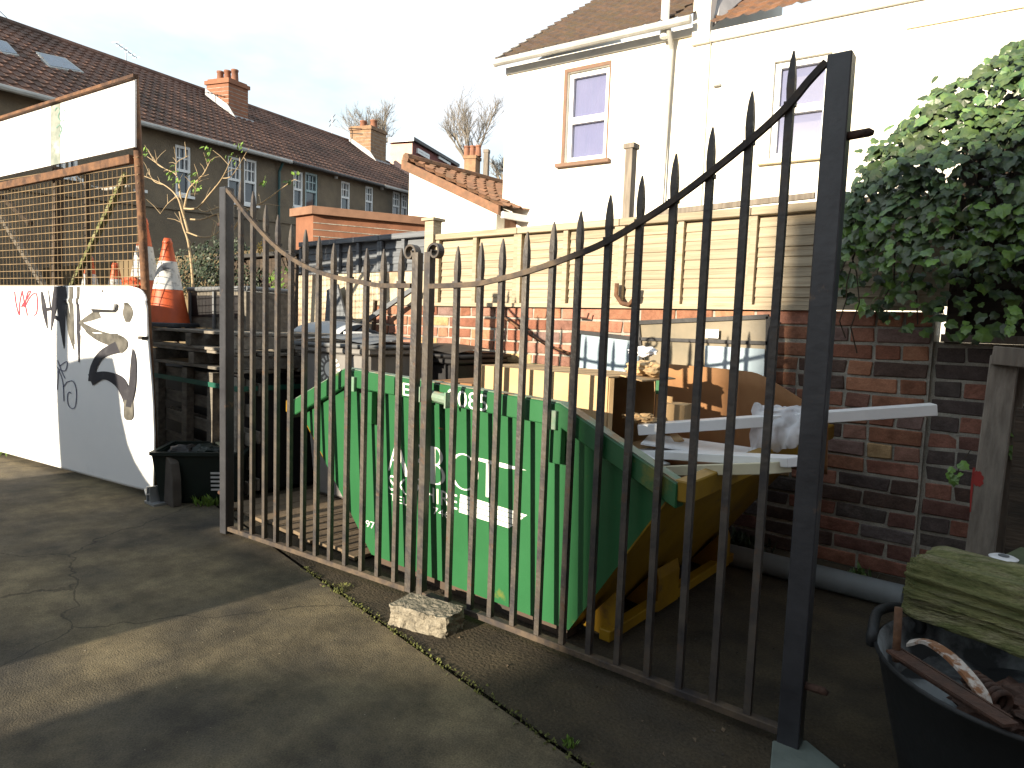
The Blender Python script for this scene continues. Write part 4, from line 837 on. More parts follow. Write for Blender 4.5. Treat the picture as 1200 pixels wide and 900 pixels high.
# slot handle
b = MB().prism([pp_(x, y, 0.004) for x, y in ((101, 361.5), (104, 358), (132, 359.5), (137, 356), (140, 356), (138, 363.5))], CN*0.022); b.build('slot_lip', M_panel, pt)
b = MB().prism([pp_(x, y, 0.006) for x, y in ((109.5, 361.5), (138.5, 363), (141, 357), (140.5, 363), (137.5, 366.3), (112, 366))], CN*0.006); b.build('slot', M_black, pt)
MB().tube([pp_(121.5, 340, 0.006), pp_(121.6, 342.4, 0.006)], 0.006, 8).build('rivet', M_slab, pt)
MB().bbox(cp(168, 394)-V((0, 0.03, 0)), cp(174, 398)-V((0, 0.0, 0))).build('latch', M_slab, pt)
def stroke(b, pts, ws, fn=None, n=8, lift=GO):
    """flat painted line: pts px, ws px widths"""
    fn = fn or (lambda x, y: pp_(x, y, lift))
    P3 = [V((x, y, w)) for (x, y), w in zip(pts, ws if isinstance(ws, (list, tuple)) else [ws]*len(pts))]
    C = curve_pts(P3, n*(len(P3)-1)) if len(P3) > 2 else [P3[0].lerp(P3[1], i/6) for i in range(7)]
    L_, R_ = [], []
    for i, p in enumerate(C):
        d = C[min(i+1, len(C)-1)]-C[max(i-1, 0)]; d = V((d.x, d.y)); d = d.normalized() if d.length > 1e-6 else V((1, 0)); nx, ny = -d.y, d.x; h = max(p.z, 0.1)*(0.58 if p.z > 2 else 0.5)
        L_.append(fn(p.x+nx*h, p.y+ny*h)); R_.append(fn(p.x-nx*h, p.y-ny*h))
    k = len(C); b.add(L_+R_, [(i, i+1, k+i+1, k+i) for i in range(k-1)])
def z6(l, ox=0, oy=300): return [(ox+x/6, oy+y/6) for x, y in l]
g1 = MB(); g1.fixn = False; G2 = MB(); G2.fixn = False
# H A N in spray
stroke(g1, z6([(303, 250), (325, 370), (352, 510)]), [1.5, 4.5, 0.8]); stroke(g1, z6([(350, 240), (372, 380)]), [0.6, 1.6]); stroke(g1, z6([(325, 380), (372, 372)]), [3.5, 3])
stroke(g1, z6([(415, 215), (400, 330), (380, 525)]), [7, 6, 0.8]); stroke(g1, z6([(420, 215), (450, 400), (478, 650)]), [9, 7.5, 1.0]); stroke(g1, z6([(395, 425), (440, 445)]), [3, 4.5]); stroke(g1, z6([(450, 215), (475, 330), (488, 420)]), [6, 4, 1.5])
stroke(G2, z6([(478, 330), (515, 520), (548, 660)]), [2.5, 4.5, 1.0]); stroke(G2, z6([(510, 215), (520, 380), (546, 620)]), [3.5, 3.5, 1.5])
stroke(g1, z6([(560, 330), (575, 500), (585, 745)]), [2.2, 3.6, 1.4]); stroke(G2, z6([(560, 215), (562, 330)]), [2.5, 2.5])
# K arm and big hook
stroke(G2, z6([(715, 405), (650, 435), (580, 468)]), [9, 6.5, 1.5]); 
stroke(G2, z6([(580, 465), (690, 545), (790, 585), (850, 590)]), [2, 9, 12, 13], lift=GO+0.0006)
stroke(G2, z6([(840, 570), (872, 620), (850, 670)]), [8, 13, 8], lift=GO+0.0012)
stroke(g1, z6([(850, 640), (745, 690), (690, 780), (678, 880)]), [12, 8, 6.5, 7.5], lift=GO+0.0018)
def z5(l): return [(x/6, 420+y/6) for x, y in l]
stroke(g1, z5([(668, 150), (760, 118), (860, 160), (905, 250), (925, 330)]), [12, 8, 11, 9, 8], lift=GO+0.0024)
stroke(G2, z5([(925, 290), (925, 400), (925, 432)]), [8, 9, 4], lift=GO+0.003); stroke(g1, z5([(925, 340), (950, 200), (958, 20), (953, -70)]), [5, 6.5, 5, 0.8], lift=GO+0.0036)
stroke(G2, z6([(905, 330), (912, 400), (912, 465)]), [4, 10, 4])
g1.build('graffiti', M_spray, pt, label='thick black sprayed letters'); G2.build('graffiti', M_sprayg, pt, label='thin grey sprayed strokes')
g3 = MB(); g3.fixn = False
for l in ([(432, 12), (450, 60), (470, 105), (488, 140)], [(445, 55), (500, 22), (488, 85), (440, 75)], [(432, 60), (470, 160), (478, 300)], [(430, 220), (440, 80)], [(500, 165), (545, 160), (568, 230), (560, 330), (535, 350), (508, 320), (505, 255), (520, 235), (530, 245)], [(475, 200), (500, 165)]):
    stroke(g3, z5(l), 0.9)
g3.build('marker_tag', M_marker, pt, label='small blue black looping tag')
g4 = MB(); g4.fixn = False
for l in ([(112, 250), (125, 340), (148, 415), (150, 330), (165, 245)], [(165, 245), (180, 330), (160, 360)], [(180, 360), (205, 260), (225, 250), (200, 300), (165, 350)], [(190, 350), (215, 300), (240, 270), (265, 265), (275, 330), (270, 400), (250, 420)], [(205, 420), (190, 350)]):
    stroke(g4, z6(l), 1.15)
g4.build('red_tag', M_redm, pt, label='red marker scribble')
g5 = MB(); g5.fixn = False
for l in ([(30, 600), (60, 650), (40, 640), (60, 620)], [(100, 550), (140, 558)], [(110, 670), (130, 680), (120, 720)], [(295, 800), (310, 830), (330, 820)], [(320, 690), (345, 740), (335, 780)], [(360, 815), (385, 820)], [(260, 715), (285, 740)]):
    stroke(g5, z6(l), 0.8)
g5.build('faint_tag', M_sprayl, pt)
struct_posts = MB()

# ------------------------------------------------------------------ mesh cage with hoarding above
ct = thing('mesh_cage', 'rusty wire mesh cage frame above the white panel', 'cage', CP0)
MB().beam(cp(-25, 224, -0.02), cp(154, 186.5, -0.02), 0.03, 0.05).build('top_rail', M_rust, ct, bevel=0.002, label='ochre rusty top rail')
w = MB(); H0, H1 = -0.03, 0
a0 = (cp(157, 300)-CP0).dot(CD); aL = 3.6
ztop = lambda a: (cp(154, 188).z+(cp(-20, 223).z-cp(154, 188).z)*((a-a0)/((cp(-20, 300)-CP0).dot(CD)-a0)))-0.02
k = 0; a = a0+0.02
while a < aL:
    p = CP0+CD*a-CN*0.035; w.box(p+V((0, 0, (ztop(a)+0.95)/2)), (0.0045, 0.0045, ztop(a)-0.95)); a += 0.052
z = 0.97
while z < 2.06:
    w.beam(CP0+CD*a0-CN*0.031+V((0, 0, z)), CP0+CD*aL-CN*0.031+V((0, 0, z)), 0.0045, 0.0045); z += 0.05
w.build('wire_mesh', M_meshw, ct, kind='stuff')
def zb2(l): return l
MB().tube([cp(157, 89, -0.05), cp(163, 200, -0.05), cp(170, 330, -0.05), cp(183, 588, -0.05)], 0.024, 12).build('corner_post', M_rust, ct, smooth=True)
MB().beam(cp(68, 196, -0.08), cp(67, 345, -0.08), 0.06, 0.05, (0, 1, 0)).build('middle_post', M_dkwood, ct)
MB().beam(cp(148, 204, -0.10), cp(80, 345, -0.10), 0.035, 0.03, (0, 1, 0)).build('diagonal_brace', M_log, ct)
MB().beam(cp(-10, 235, -0.10), cp(58, 345, -0.10), 0.04, 0.03, (0, 1, 0)).build('diagonal_brace', M_pallet, ct)
MB().beam(cp(-10, 218, -0.14), cp(36, 262, -0.14), 0.035, 0.03, (0, 1, 0)).build('diagonal_brace', M_dkwood, ct)
MB().beam(cp(102, 196, -0.12), cp(104, 345, -0.12), 0.035, 0.03, (0, 1, 0)).build('rear_post', M_dkwood, ct)
MB().tube([cp(90, 208, -0.2), cp(100, 218, -0.2), cp(125, 222, -0.2), cp(150, 218, -0.2)], 0.010, 8).build('hose', M_gutter, ct, smooth=True)
ht = thing('hoarding', 'white board hoarding along the top of the wire cage', 'hoarding', cp(80, 150))
def board_px(x0, x1, m, nm='board', out=0.0, label=None):
    top = lambda x: 140-0.3165*x; bot = lambda x: 207-0.2215*x
    return MB().prism([cp(x0, top(x0), out), cp(x1, top(x1), out), cp(x1, bot(x1), out), cp(x0, bot(x0), out)], -CN*0.012).build(nm, m, ht, label=label)
M_peel = mat('peeled_grey_board', (0.26, 0.28, 0.25), (0.15, 0.18, 0.16), 0.8, 14, 0.2, col3=(0.42, 0.43, 0.40), scale3=6)
board_px(-30, 59.6, M_panel); board_px(60, 70.6, M_peel, label='peeling greyish strip'); board_px(71, 103.4, M_panel); board_px(104, 157.5, M_panel)
MB().beam(cp(-30, 148.5, 0.012), cp(159, 89, 0.012), 0.03, 0.018).build('edge_trim', M_rust, ht, label='rusty strip along the top edge')
e = MB(); e.fixn = False
for l in ([(64, 130), (67, 126), (70, 130), (68, 137), (72, 142), (76, 140)], [(66, 150), (70, 146), (72, 152), (69, 160)], [(74, 128), (77, 131)]):
    stroke(e, l, 1.1, lambda x, y: cp(x, y, 0.002))
e.build('green_scribble', M_greenm, ht)
# tan wall and dark shed behind the cage
b = MB().bbox((-16, 4.4, 0), (-7.6, 4.6, 1.95)); one('yard_wall', b, M_tan, 'tan rendered wall seen through the left of the mesh', 'wall')
t = thing('garden_shed', 'dark brown boarded shed behind the wire mesh', 'shed', (-6.8, 4.0, 0))
for i in range(13): MB().bbox((-7.55+i*0.12, 3.9, 0), (-7.435+i*0.12, 3.92, 1.75)).build('board', M_dkwood, t)
MB().bbox((-7.6, 3.93, 0), (-5.9, 4.8, 1.74)).build('walls', M_dkwood, t)
b = MB().bbox((-7.7, 3.82, 1.76), (-5.8, 4.9, 1.80)); b.build('roof', M_gutterd, t)

# ------------------------------------------------------------------ right foreground
P1, P2 = onz(800, 636, 0.05), onz(1058, 700, 0.05)
b = MB().tube([P1, P2], 0.050, 24, cap=False); b.tube([P2, P1], 0.043, 24, cap=False)
one('drain_pipe', b, M_pipe, 'grey plastic drain pipe lying along the foot of the brick wall', 'pipe', smooth=True)
TC = V((0.03, 1.86, 0)); tb = thing('black_tub', 'big black rubber tub with dusty inside at the lower right corner', 'tub', TC)
def tubr(z): return 0.235+0.085*(z/0.36)
b = MB().lathe([(0.0, 0.005), (0.235, 0.005), (tubr(0.18), 0.18), (0.318, 0.355), (0.326, 0.362), (0.318, 0.368)], TC, 48); b.build('outer_wall', M_tub, tb, smooth=True)
b = MB().lathe([(0.318, 0.368), (0.308, 0.356), (0.285, 0.24), (0.0, 0.225)], TC, 48); b.build('inner_wall', M_tubin, tb, smooth=True)
h0, h1, h2, h3 = onz(1022, 745, 0.37), ony(1030, 716, 1.93), ony(1056, 712, 2.0), onz(1078, 728, 0.37)
MB().tube(curve_pts([h0+V((0, 0, -0.02)), h0+V((0, 0, 0.01)), h1, h2, h3, h3+V((0, 0, -0.03))], 24), 0.013, 8).build('handle', M_tub, tb, smooth=True)
def fillf(u, v):
    r = 0.285*v; a = 2*pi*u; x, y = TC.x+r*cos(a), TC.y+r*sin(a); return V((x, y, 0.255+0.035*noise.noise(V((x*9, y*9, 0)))+0.012*noise.noise(V((x*40, y*40, 0)))))
one('cement_dust', MB().grid(fillf, 48, 16), M_tubin, 'grey white dust and rubble filling the black tub', 'rubble', smooth=True)
b = MB(); b.beam(onz(1046, 762, 0.385), onz(1185, 850, 0.385), 0.035, 0.006); b.beam(onz(1046, 762, 0.37), onz(1185, 850, 0.37), 0.005, 0.035)
one('angle_iron', b, M_rustd, 'rusty angle iron lying along the near rim of the black tub', 'angle iron')
q = onz(1050, 775, 0.36); one('rusty_bolt', MB().tube([q, ony(1053, 712, q.y+0.01)], 0.0085, 10), M_rust, 'upright rusty bolt at the left of the tub', 'bolt', smooth=True)
SP = [onz(x, y, z) for x, y, z in ((1064, 754, 0.37), (1085, 752, 0.39), (1108, 765, 0.40), (1130, 786, 0.39), (1150, 812, 0.37), (1156, 828, 0.35))]
M_strapm = mat('flaking_white_paint_on_rust', (0.42, 0.38, 0.34), (0.20, 0.09, 0.04), 0.8, 26, 0.4, lo=0.46, hi=0.54)
b = MB(); pts = curve_pts(SP, 30); vs = []
for i, p in enumerate(pts):
    d = (pts[min(i+1, len(pts)-1)]-pts[max(i-1, 0)]).normalized(); s_ = d.cross(V((0, 0, 1))).normalized()
    for a, c in ((-1, -1), (1, -1), (1, 1), (-1, 1)): vs.append(p+s_*(a*0.014)+V((0, 0, c*0.004)))
n = len(pts); b.add(vs, [(i*4+j, i*4+(j+1) % 4, (i+1)*4+(j+1) % 4, (i+1)*4+j) for i in range(n-1) for j in range(4)]+[(0, 3, 2, 1), tuple(range(4*n-4, 4*n))])
one('curved_strap', b, M_strapm, 'curved iron strap with flaking white paint lying in the tub', 'iron strap')
c0, c1 = onz(1138, 798, 0.36), onz(1178, 826, 0.35); ax = (c1-c0).normalized(); e1 = ax.cross(V((0, 0, 1))).normalized(); e2 = e1.cross(ax)
pts = [c0.lerp(c1, i/96)+(e1*cos(i/96*2*pi*6)+e2*sin(i/96*2*pi*6))*0.022 for i in range(97)]
one('coil_spring', MB().tube(pts, 0.0065, 6), M_rustd, 'rusty coil spring lying in the tub', 'spring', smooth=True)
crumple('rusty_lump', 'dark rusty scrap metal heap in the tub at the frame edge', onz(1200, 838, 0.30), (0.10, 0.08, 0.045), M_rustd, 1, 41, 'scrap metal', amp=0.6)
# mossy log
A0, A1 = V((-0.235, 2.085, 0.455)), V((0.62, 1.86, 0.455)); ax = (A1-A0).normalized(); sx = V((-ax.y, ax.x, 0)); up = V((0, 0, 1))
def logf(u, v):
    a = 2*pi*v+0.2; ca, sa = cos(a), sin(a); k = 6.0
    r = (abs(ca)**k+abs(sa)**k)**(-1/k)
    q_ = noise.noise(V((sa*8, ca*8, u*1.2))); lay = 0.16*(round(q_*4)/4)+0.06*q_+0.05*noise.noise(V((sa*24, ca*24, u*2.6+4)))-0.05*abs(sa)*noise.noise(V((sa*3, 0, u*5)))
    endk = 1-0.13*max(0, 1-u/0.045)**2
    p = A0.lerp(A1, u)+sx*(ca*r*0.115*(1+lay)*endk)+up*(sa*r*0.078*(1+lay*1.4)*endk)
    return p
b = MB().grid(logf, 60, 110); nn_ = 61
b.add([logf(0, j/110) for j in range(110)]+[A0+ax*0.006], [(j, (j+1) % 110, 110) for j in range(110)])
one('mossy_timber', b, M_log, 'thick mossy weathered timber lying across the black tub', 'timber', smooth=True)
bx_ = thing('mossy_box', 'algae covered green box with a white disc behind the mossy timber', 'box', (0.1, 2.45, 0))
MB().box((0.16, 2.46, 0.23), (0.52, 0.34, 0.45), Matrix.Rotation(radians(-14), 3, 'Z')).build('body', M_mossbox, bx_, bevel=0.02)
q = onz(1176, 654, 0.458); MB().lathe([(0, 0), (0.036, 0), (0.038, 0.004), (0.03, 0.008), (0, 0.008)], V((q.x, q.y, 0.456)), 28).build('white_disc', M_upvc, bx_, smooth=False)
MB().lathe([(0, 0), (0.014, 0), (0.014, 0.003), (0, 0.003)], V((q.x, q.y, 0.4645)), 16).build('disc_centre', M_binlid, bx_)
b = MB().box((0.35, 1.95, 0.18), (0.2, 0.25, 0.36)); one('support_block', b, M_slab, 'dark block under the far end of the mossy timber', 'block')
# leaning weathered posts
def yb(px, py, Y): return ony(px, py, Y)
t0, t1 = yb(1178, 418, 3.16), yb(1146, 668, 3.05)
one('leaning_post', MB().beam(t0, t1+(t1-t0)*0.4, 0.09, 0.085, (0, 1, 0)), M_greywood, 'weathered grey timber post leaning left of the dark gap, red paint splash on it', 'post', bevel=0.004)
sp_ = MB(); q = yb(1141, 560, 3.055)
n = 18; c_ = [(q+V((0.016*cos(2*pi*i/n)*(1+0.35*noise.noise(V((i*1.7, 0, 0)))), -0.004, 0.018*sin(2*pi*i/n)*(1+0.45*noise.noise(V((i*1.3, 4, 0))))))) for i in range(n)]
ft_ = next(o for o in bpy.data.objects if o.name == 'leaning_post')
yy = 0
# splash lies on the front face of the post
def onpost(px, py, out=0.002):
    d = (t1-t0).normalized(); sd = d.cross(V((0, 1, 0))).normalized(); u_ = sd.cross(d).normalized(); fn_ = u_ if u_.y < 0 else -u_
    return onp(px, py, t0+fn_*(0.0425+out), fn_)
b = MB(); b.fixn = False
b.add([onpost(1146+7*cos(2*pi*i/20)*(1+0.4*noise.noise(V((i*1.7, 0, 0)))), 561+9*sin(2*pi*i/20)*(1+0.5*noise.noise(V((i*1.3, 4, 0))))) for i in range(20)], [tuple(range(20))])
stroke(b, [(1141.5, 548), (1138.5, 575), (1137, 600)], [2.5, 2.5, 1.5], lambda x, y: onpost(x, y))
o = b.build('paint_splash', M_redspray, None); w_ = o.data; o.parent = ft_; 
one('leaning_post', MB().beam(yb(1192, 425, 3.24), yb(1172, 700, 3.2), 0.055, 0.06, (0, 1, 0)), M_greywood, 'narrower grey post directly behind the red splashed post', 'post', bevel=0.003)
one('cross_rail', MB().beam(yb(1163, 416, 3.1), yb(1290, 428, 3.1), 0.05, 0.07), M_greywood, 'short grey rail across the top of the leaning posts', 'rail', bevel=0.003)
one('brown_board', MB().beam(yb(1216, 480, 2.95), yb(1196, 720, 2.95), 0.12, 0.02, (0, 1, 0)), M_dkwood, 'tall brown board at the right edge in front of the dark gap', 'board')

# ------------------------------------------------------------------ ivy
def leaf_mesh(nm, m, s=1.0, curl=0.10):
    out = [(0, 0), (-.30, -.10), (-.52, .20), (-.42, .40), (-.40, .66), (-.20, .72), (0, 1.0), (.20, .72), (.40, .66), (.42, .40), (.52, .20), (.30, -.10)]
    b = MB(); b.fixn = False; vs = [V((0, -0.38, 0.07))]+[V((x, -y, -curl*(x*x+y*y*0.6)+random.uniform(-.03, .03))) for x, y in out]
    b.add([q*s for q in vs], [(0, i+1, (i+1) % 12+1) for i in range(12)]); return b.mesh(nm, m)
LM = [leaf_mesh('leaf', M_leaf, 0.055) for _ in range(5)]; LL = [leaf_mesh('leaf', M_leafl, 0.054) for _ in range(3)]
iv = thing('ivy', 'dense ivy tumbling over the fence at the upper right', 'ivy', (0.0, 3.35, 1.2))
ztp = [(-0.80, 1.60), (-0.74, 1.84), (-0.64, 1.97), (-0.46, 2.13), (-0.20, 2.27), (0.2, 2.42), (0.9, 2.5)]
zbt = [(-0.80, 1.40), (-0.74, 1.26), (-0.45, 1.17), (-0.33, 1.12), (-0.12, 1.20), (0.3, 1.16), (0.9, 1.1)]
def pl(tab, x):
    for (a, b), (c, d) in zip(tab[:-1], tab[1:]):
        if x <= c: return b+(d-b)*max(0, (x-a))/(c-a)
    return tab[-1][1]
ir = random.Random(11); cand = []
while len(cand) < 4300:
    x = ir.uniform(-0.82, 0.85); a, b2 = pl(zbt, x), pl(ztp, x); z = ir.uniform(a-0.03, b2+0.05)
    cl = noise.noise(V((x*5, z*5, 3.1)))
    if z < 1.50 and ir.random() < 0.42+0.5*cl*-1: continue
    if z < 1.36 and ir.random() < 0.5: continue
    if (x < -0.6 and ir.random() < 0.35): continue
    if ir.random() < 0.05: x -= ir.uniform(0, 0.08); z += ir.uniform(0, 0.10)
    edge_d = min(x+0.84, b2-z+0.04, 0.5)
    depth = 0.40*sqrt(max(edge_d, 0)/0.5)*(0.4 if z < 1.4 else 1)+0.07*noise.noise(V((x*7, z*7, 0)))
    layer = abs(ir.gauss(0, 0.06)); y = 3.36-depth+layer
    cand.append((x, y, z, layer))
cand.sort(key=lambda q: q[3]); vis_n = 0; bulk = MB(); bulk.fixn = False
def leaf_rot():
    yaw = ir.gauss(0, 0.55); pit = ir.uniform(0.15, 1.0); roll = ir.gauss(0, 0.6)
    return Matrix.Rotation(yaw, 3, 'Z') @ Matrix.Rotation(pi/2-pit*0.9, 3, 'X') @ Matrix.Rotation(roll, 3, 'Z')
for k, (x, y, z, layer) in enumerate(cand):
    R = leaf_rot(); s = ir.uniform(0.45, 1.0)+(0.3 if ir.random() < 0.15 else 0); young = z < 1.62 and ir.random() < 0.55
    me = ir.choice(LL if young else LM)
    inview = 600+F_PX*((V((x, y, z))-EYEP).dot(_R))/((V((x, y, z))-EYEP).dot(_f)) < 1205
    if vis_n < 296 and inview and not (k % 3 == 2): place('leaf', me, iv, (x, y, z), R.to_euler(), (s, s, s)); vis_n += 1
    elif not young: 
        bulk.add([R @ (q.co*s)+V((x, y, z)) for q in me.vertices], [tuple(p.vertices) for p in me.polygons])
    else:
        bulk.cur = 1; bulk.add([R @ (q.co*s)+V((x, y, z)) for q in me.vertices], [tuple(p.vertices) for p in me.polygons]); bulk.cur = 0
bulk.build('leaves', [M_leaf, M_leafl], iv, kind='stuff')
b = MB()
for i in range(26):
    x = ir.uniform(-0.75, 0.5); z = pl(ztp, x)-0.1; pts = []
    for j in range(9):
        pts.append(V((x, 3.34-0.12*sin(j/8*pi)+ir.uniform(-.02, .02), z))); x += ir.uniform(-0.05, 0.04); z -= ir.uniform(0.06, 0.13)
    b.tube(pts, 0.003, 5)
b.build('stems', M_dktwig, iv, kind='stuff')
for (cx, cz, Y, label) in ((1124, 552, 3.3, 'small bright green ivy sprig on the brick wall left of the leaning post'), (1188, 515, 3.22, 'green ivy sprig in the dark gap at the right edge'), (1190, 372, 3.15, 'green ivy shoot hanging by the cross rail')):
    p = ony(cx, cz, Y); t = thing('ivy_sprig', label, 'ivy', p)
    for k in range(9): s = ir.uniform(0.5, 0.85); place('leaf', ir.choice(LL), t, p+V((ir.uniform(-.035, .035), ir.uniform(-.03, 0.0), ir.uniform(-.05, .05))), leaf_rot().to_euler(), (s, s, s))
    MB().tube([p+V((0.03, 0.03, 0.09)), p+V((0.0, 0.0, 0.02)), p+V((-0.01, 0.0, -0.05))], 0.002, 5).build('stem', M_dktwig, t)

# ------------------------------------------------------------------ shrubs at the left
def leafmass(name, label, cat, n, fn, s, m):
    b = MB(); b.fixn = False
    for i in range(n):
        p = fn(); R = leaf_rot(); k = s*ir.uniform(0.5, 1.2)
        b.add([p+R @ (V(q)*k) for q in ((0, 0, 0), (-.35, -.45, .05), (0, -1, 0), (.35, -.45, .05))], [(0, 1, 2, 3)])
    o = b.build(name, m, kind=None); return o
def blob(c, r):
    while True:
        q = V((ir.uniform(-1, 1), ir.uniform(-1, 1), ir.uniform(-1, 1)))
        if 0.35 < q.length < 1+0.3*noise.noise(q*3+V(c)): return V(c)+V((q.x*r[0], q.y*r[1], q.z*r[2]))
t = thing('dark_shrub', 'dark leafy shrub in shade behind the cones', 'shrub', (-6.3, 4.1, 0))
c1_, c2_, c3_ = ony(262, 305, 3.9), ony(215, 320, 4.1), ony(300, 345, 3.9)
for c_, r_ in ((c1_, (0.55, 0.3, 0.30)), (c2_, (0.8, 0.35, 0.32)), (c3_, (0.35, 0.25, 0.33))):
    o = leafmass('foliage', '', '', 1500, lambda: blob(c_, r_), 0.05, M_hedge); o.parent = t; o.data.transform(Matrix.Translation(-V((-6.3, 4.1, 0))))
    o['kind'] = 'stuff'
b = MB()
for c_ in (c1_, c2_, c3_): b.tube([V((c_.x, 4.1, 0)), V((c_.x, 4.0, 0.8)), c_], [0.04, 0.03, 0.01], 7)
b.build('stem', M_dktwig, t)
o = leafmass('foliage', '', '', 170, lambda: blob(ony(325, 340, 3.4), (0.22, 0.05, 0.26)), 0.05, M_weed); tag(o, 'yellow green leafy sprays against the left fence end', 'plant'); o.name = 'leafy_spray'; del o['category']; tag(o, 'yellow green leafy sprays at the left end of the fence', 'plant')
t = thing('bare_shrub', 'nearly bare pale twiggy shrub behind the cones with a few yellow leaves', 'shrub', ony(222, 340, 2.9)*1.0)
def zc(l): return [(x*0.3, 80+y*0.3) for x, y in l]
BR = [([(700, 560), (715, 620), (735, 680), (750, 800), (758, 960), (760, 1300)][::-1], 0.016), ([(735, 640), (712, 560), (690, 500), (640, 455), (560, 420)], 0.011), ([(718, 570), (705, 500), (690, 420), (640, 390), (575, 345)], 0.010),
      ([(640, 455), (600, 440), (575, 395)], 0.006), ([(690, 500), (655, 530), (625, 570)], 0.006), ([(720, 545), (740, 470), (790, 420), (822, 360)], 0.010), ([(720, 548), (770, 545), (820, 490), (867, 430), (905, 350)], 0.010),
      ([(745, 590), (790, 590), (850, 568), (905, 560)], 0.009), ([(730, 640), (790, 660), (840, 650), (875, 610)], 0.008), ([(905, 640), (960, 560), (1030, 520), (1140, 440)], 0.009), ([(690, 420), (690, 370), (740, 340)], 0.005),
      ([(770, 545), (800, 560), (870, 540), (960, 545), (1010, 600)], 0.006), ([(790, 420), (770, 440), (760, 500)], 0.005), ([(640, 390), (610, 370), (565, 300)], 0.005), ([(850, 568), (860, 620), (880, 700)], 0.006), ([(905, 560), (890, 640), (905, 700)], 0.005), ([(867, 430), (905, 420), (950, 350)], 0.005)]
sb = random.Random(5); tips = []
for i, (l, r) in enumerate(BR):
    Y = 2.9+sb.uniform(-0.12, 0.12) if i else 2.9
    pts = [ony(x, y, 2.9+(Y-2.9)*(j/len(l))) for j, (x, y) in enumerate(zc(l))]
    pts = curve_pts(pts, 18); n = len(pts); MB().tube(pts, [r*(1-0.72*j/(n-1)) for j in range(n)], 6).build('branch' if i else 'trunk', M_twig, t, smooth=True); tips.append(pts[-1])
    b = MB()
    for k in range(4):
        p = pts[sb.randrange(n//3, n)]; d = V((sb.uniform(-1, 1), sb.uniform(-.5, .5), sb.uniform(-.2, 1))).normalized()*sb.uniform(0.06, 0.2); b.tube([p, p+d*0.5+V((0, 0, 0.01)), p+d], [0.003, 0.0025, 0.0015], 4)
    b.build('twigs', M_twig, t)
fol = MB(); fol.fixn = False
for (x, y) in ((815, 320), (825, 345), (680, 395), (690, 440), (775, 455), (570, 320), (760, 420), (940, 300), (905, 345), (1030, 440), (1140, 425), (665, 410)):
    q = ony(x*0.3, 80+y*0.3, 2.86)
    for k in range(9):
        R = leaf_rot(); s = ir.uniform(0.03, 0.055); p = q+V((ir.uniform(-.05, .05), ir.uniform(-.03, .03), ir.uniform(-.05, .05)))
        fol.add([p+R @ (V(v)*s) for v in ((0, 0, 0), (-.3, -.45, .05), (0, -1, 0), (.3, -.45, .05))], [(0, 1, 2, 3)])
fol.build('young_leaves', M_weed, t, kind='stuff')
q = ony(305, 290, 3.3); o = leafmass('seed_head', '', '', 50, lambda: q+V((ir.gauss(0, .022), ir.gauss(0, .01), ir.gauss(0, .035))), 0.03, M_rimworn); tag(o, 'small pale yellow seed head hanging behind the left gate bars', 'seed head'); MATS.setdefault('x', None)
o.data.materials.clear(); o.data.materials.append(mat('pale_yellow_petal', (0.45, 0.33, 0.08), (0.3, 0.2, 0.05), 0.8, 20, 0))

# ------------------------------------------------------------------ buildings
def roof_quad(b, P00, P10, P11, P01, ncourse, nwave, amp=0.02, step=0.02, sub=3):
    """tiled roof slope: eave P00-P10, ridge P01-P11; rolled tiles in overlapping courses"""
    P00, P10, P11, P01 = map(V, (P00, P10, P11, P01)); nrm = (P10-P00).cross(P01-P00).normalized()
    if nrm.z < 0: nrm = -nrm
    nu = nwave*sub; vs = []; fs = []
    for c in range(ncourse):
        for e in (0, 1):
            v = (c+e)/ncourse
            for i in range(nu+1):
                u = i/nu; p = (P00*(1-u)+P10*u)*(1-v)+(P01*(1-u)+P11*u)*v
                ph = (i % sub)/sub; hgt = amp*(1.0 if i % sub == 0 else (0.1 if sub == 2 else (0.15 if i % sub == 1 else 0.35)))
                vs.append(p+nrm*(hgt+(step if e == 0 else 0.0)+0.006*noise.noise(p*1.7)))
        o = c*2*(nu+1)
        for i in range(nu): fs.append((o+i, o+i+1, o+nu+1+i+1, o+nu+1+i))
        if c:
            q = (c*2-1)*(nu+1)
            for i in range(nu): fs.append((q+i, q+i+1, o+i+1, o+i))
    b.add(vs, fs)
# --- terrace on the left
RP0, RU_, RN = V((-17.694, 7.976, 4.80)), V((-0.34366, 0.93909, 0.078)), V((0.93909, 0.34366, 0))
def RPt(a, h, b=0.0): return RP0+RU_*a+V((0, 0, h))-RN*b
def rfa(px, py, b=0.0):
    q = onp(px, py, RP0-RN*b, RN); d = q-(RP0-RN*b); a = d.x*RU_.x+d.y*RU_.y; return a, d.z-0.078*a
tr = thing('terraced_house', 'long grey terrace with brown tiled roof on the left', 'house', RPt(0, -4.9))
EA, EH, RH, RB_ = -14.0, 0.93, 3.52, 4.0
WINS = [(158, 168, 168, 222, 2, 0), (205.5, 171, 224, 229, 3, 0), (267, 184, 283, 237, 3, 0), (286, 187, 301, 240, 3, 0), (344, 201, 355, 243, 3, 0), (360, 204, 372, 245.5, 3, 1), (400, 213, 410, 250, 3, 0), (428.5, 218.5, 437, 254, 3, 0), (460.5, 225, 468.5, 258, 3, 0), (470.5, 227, 477.5, 259.5, 3, 0), (66, 186, 78, 202, 2, 0), (80, 180, 92, 203, 2, 0)]
WINS[5] = (358, 203, 372, 245.5, 3, 1)
ww = []
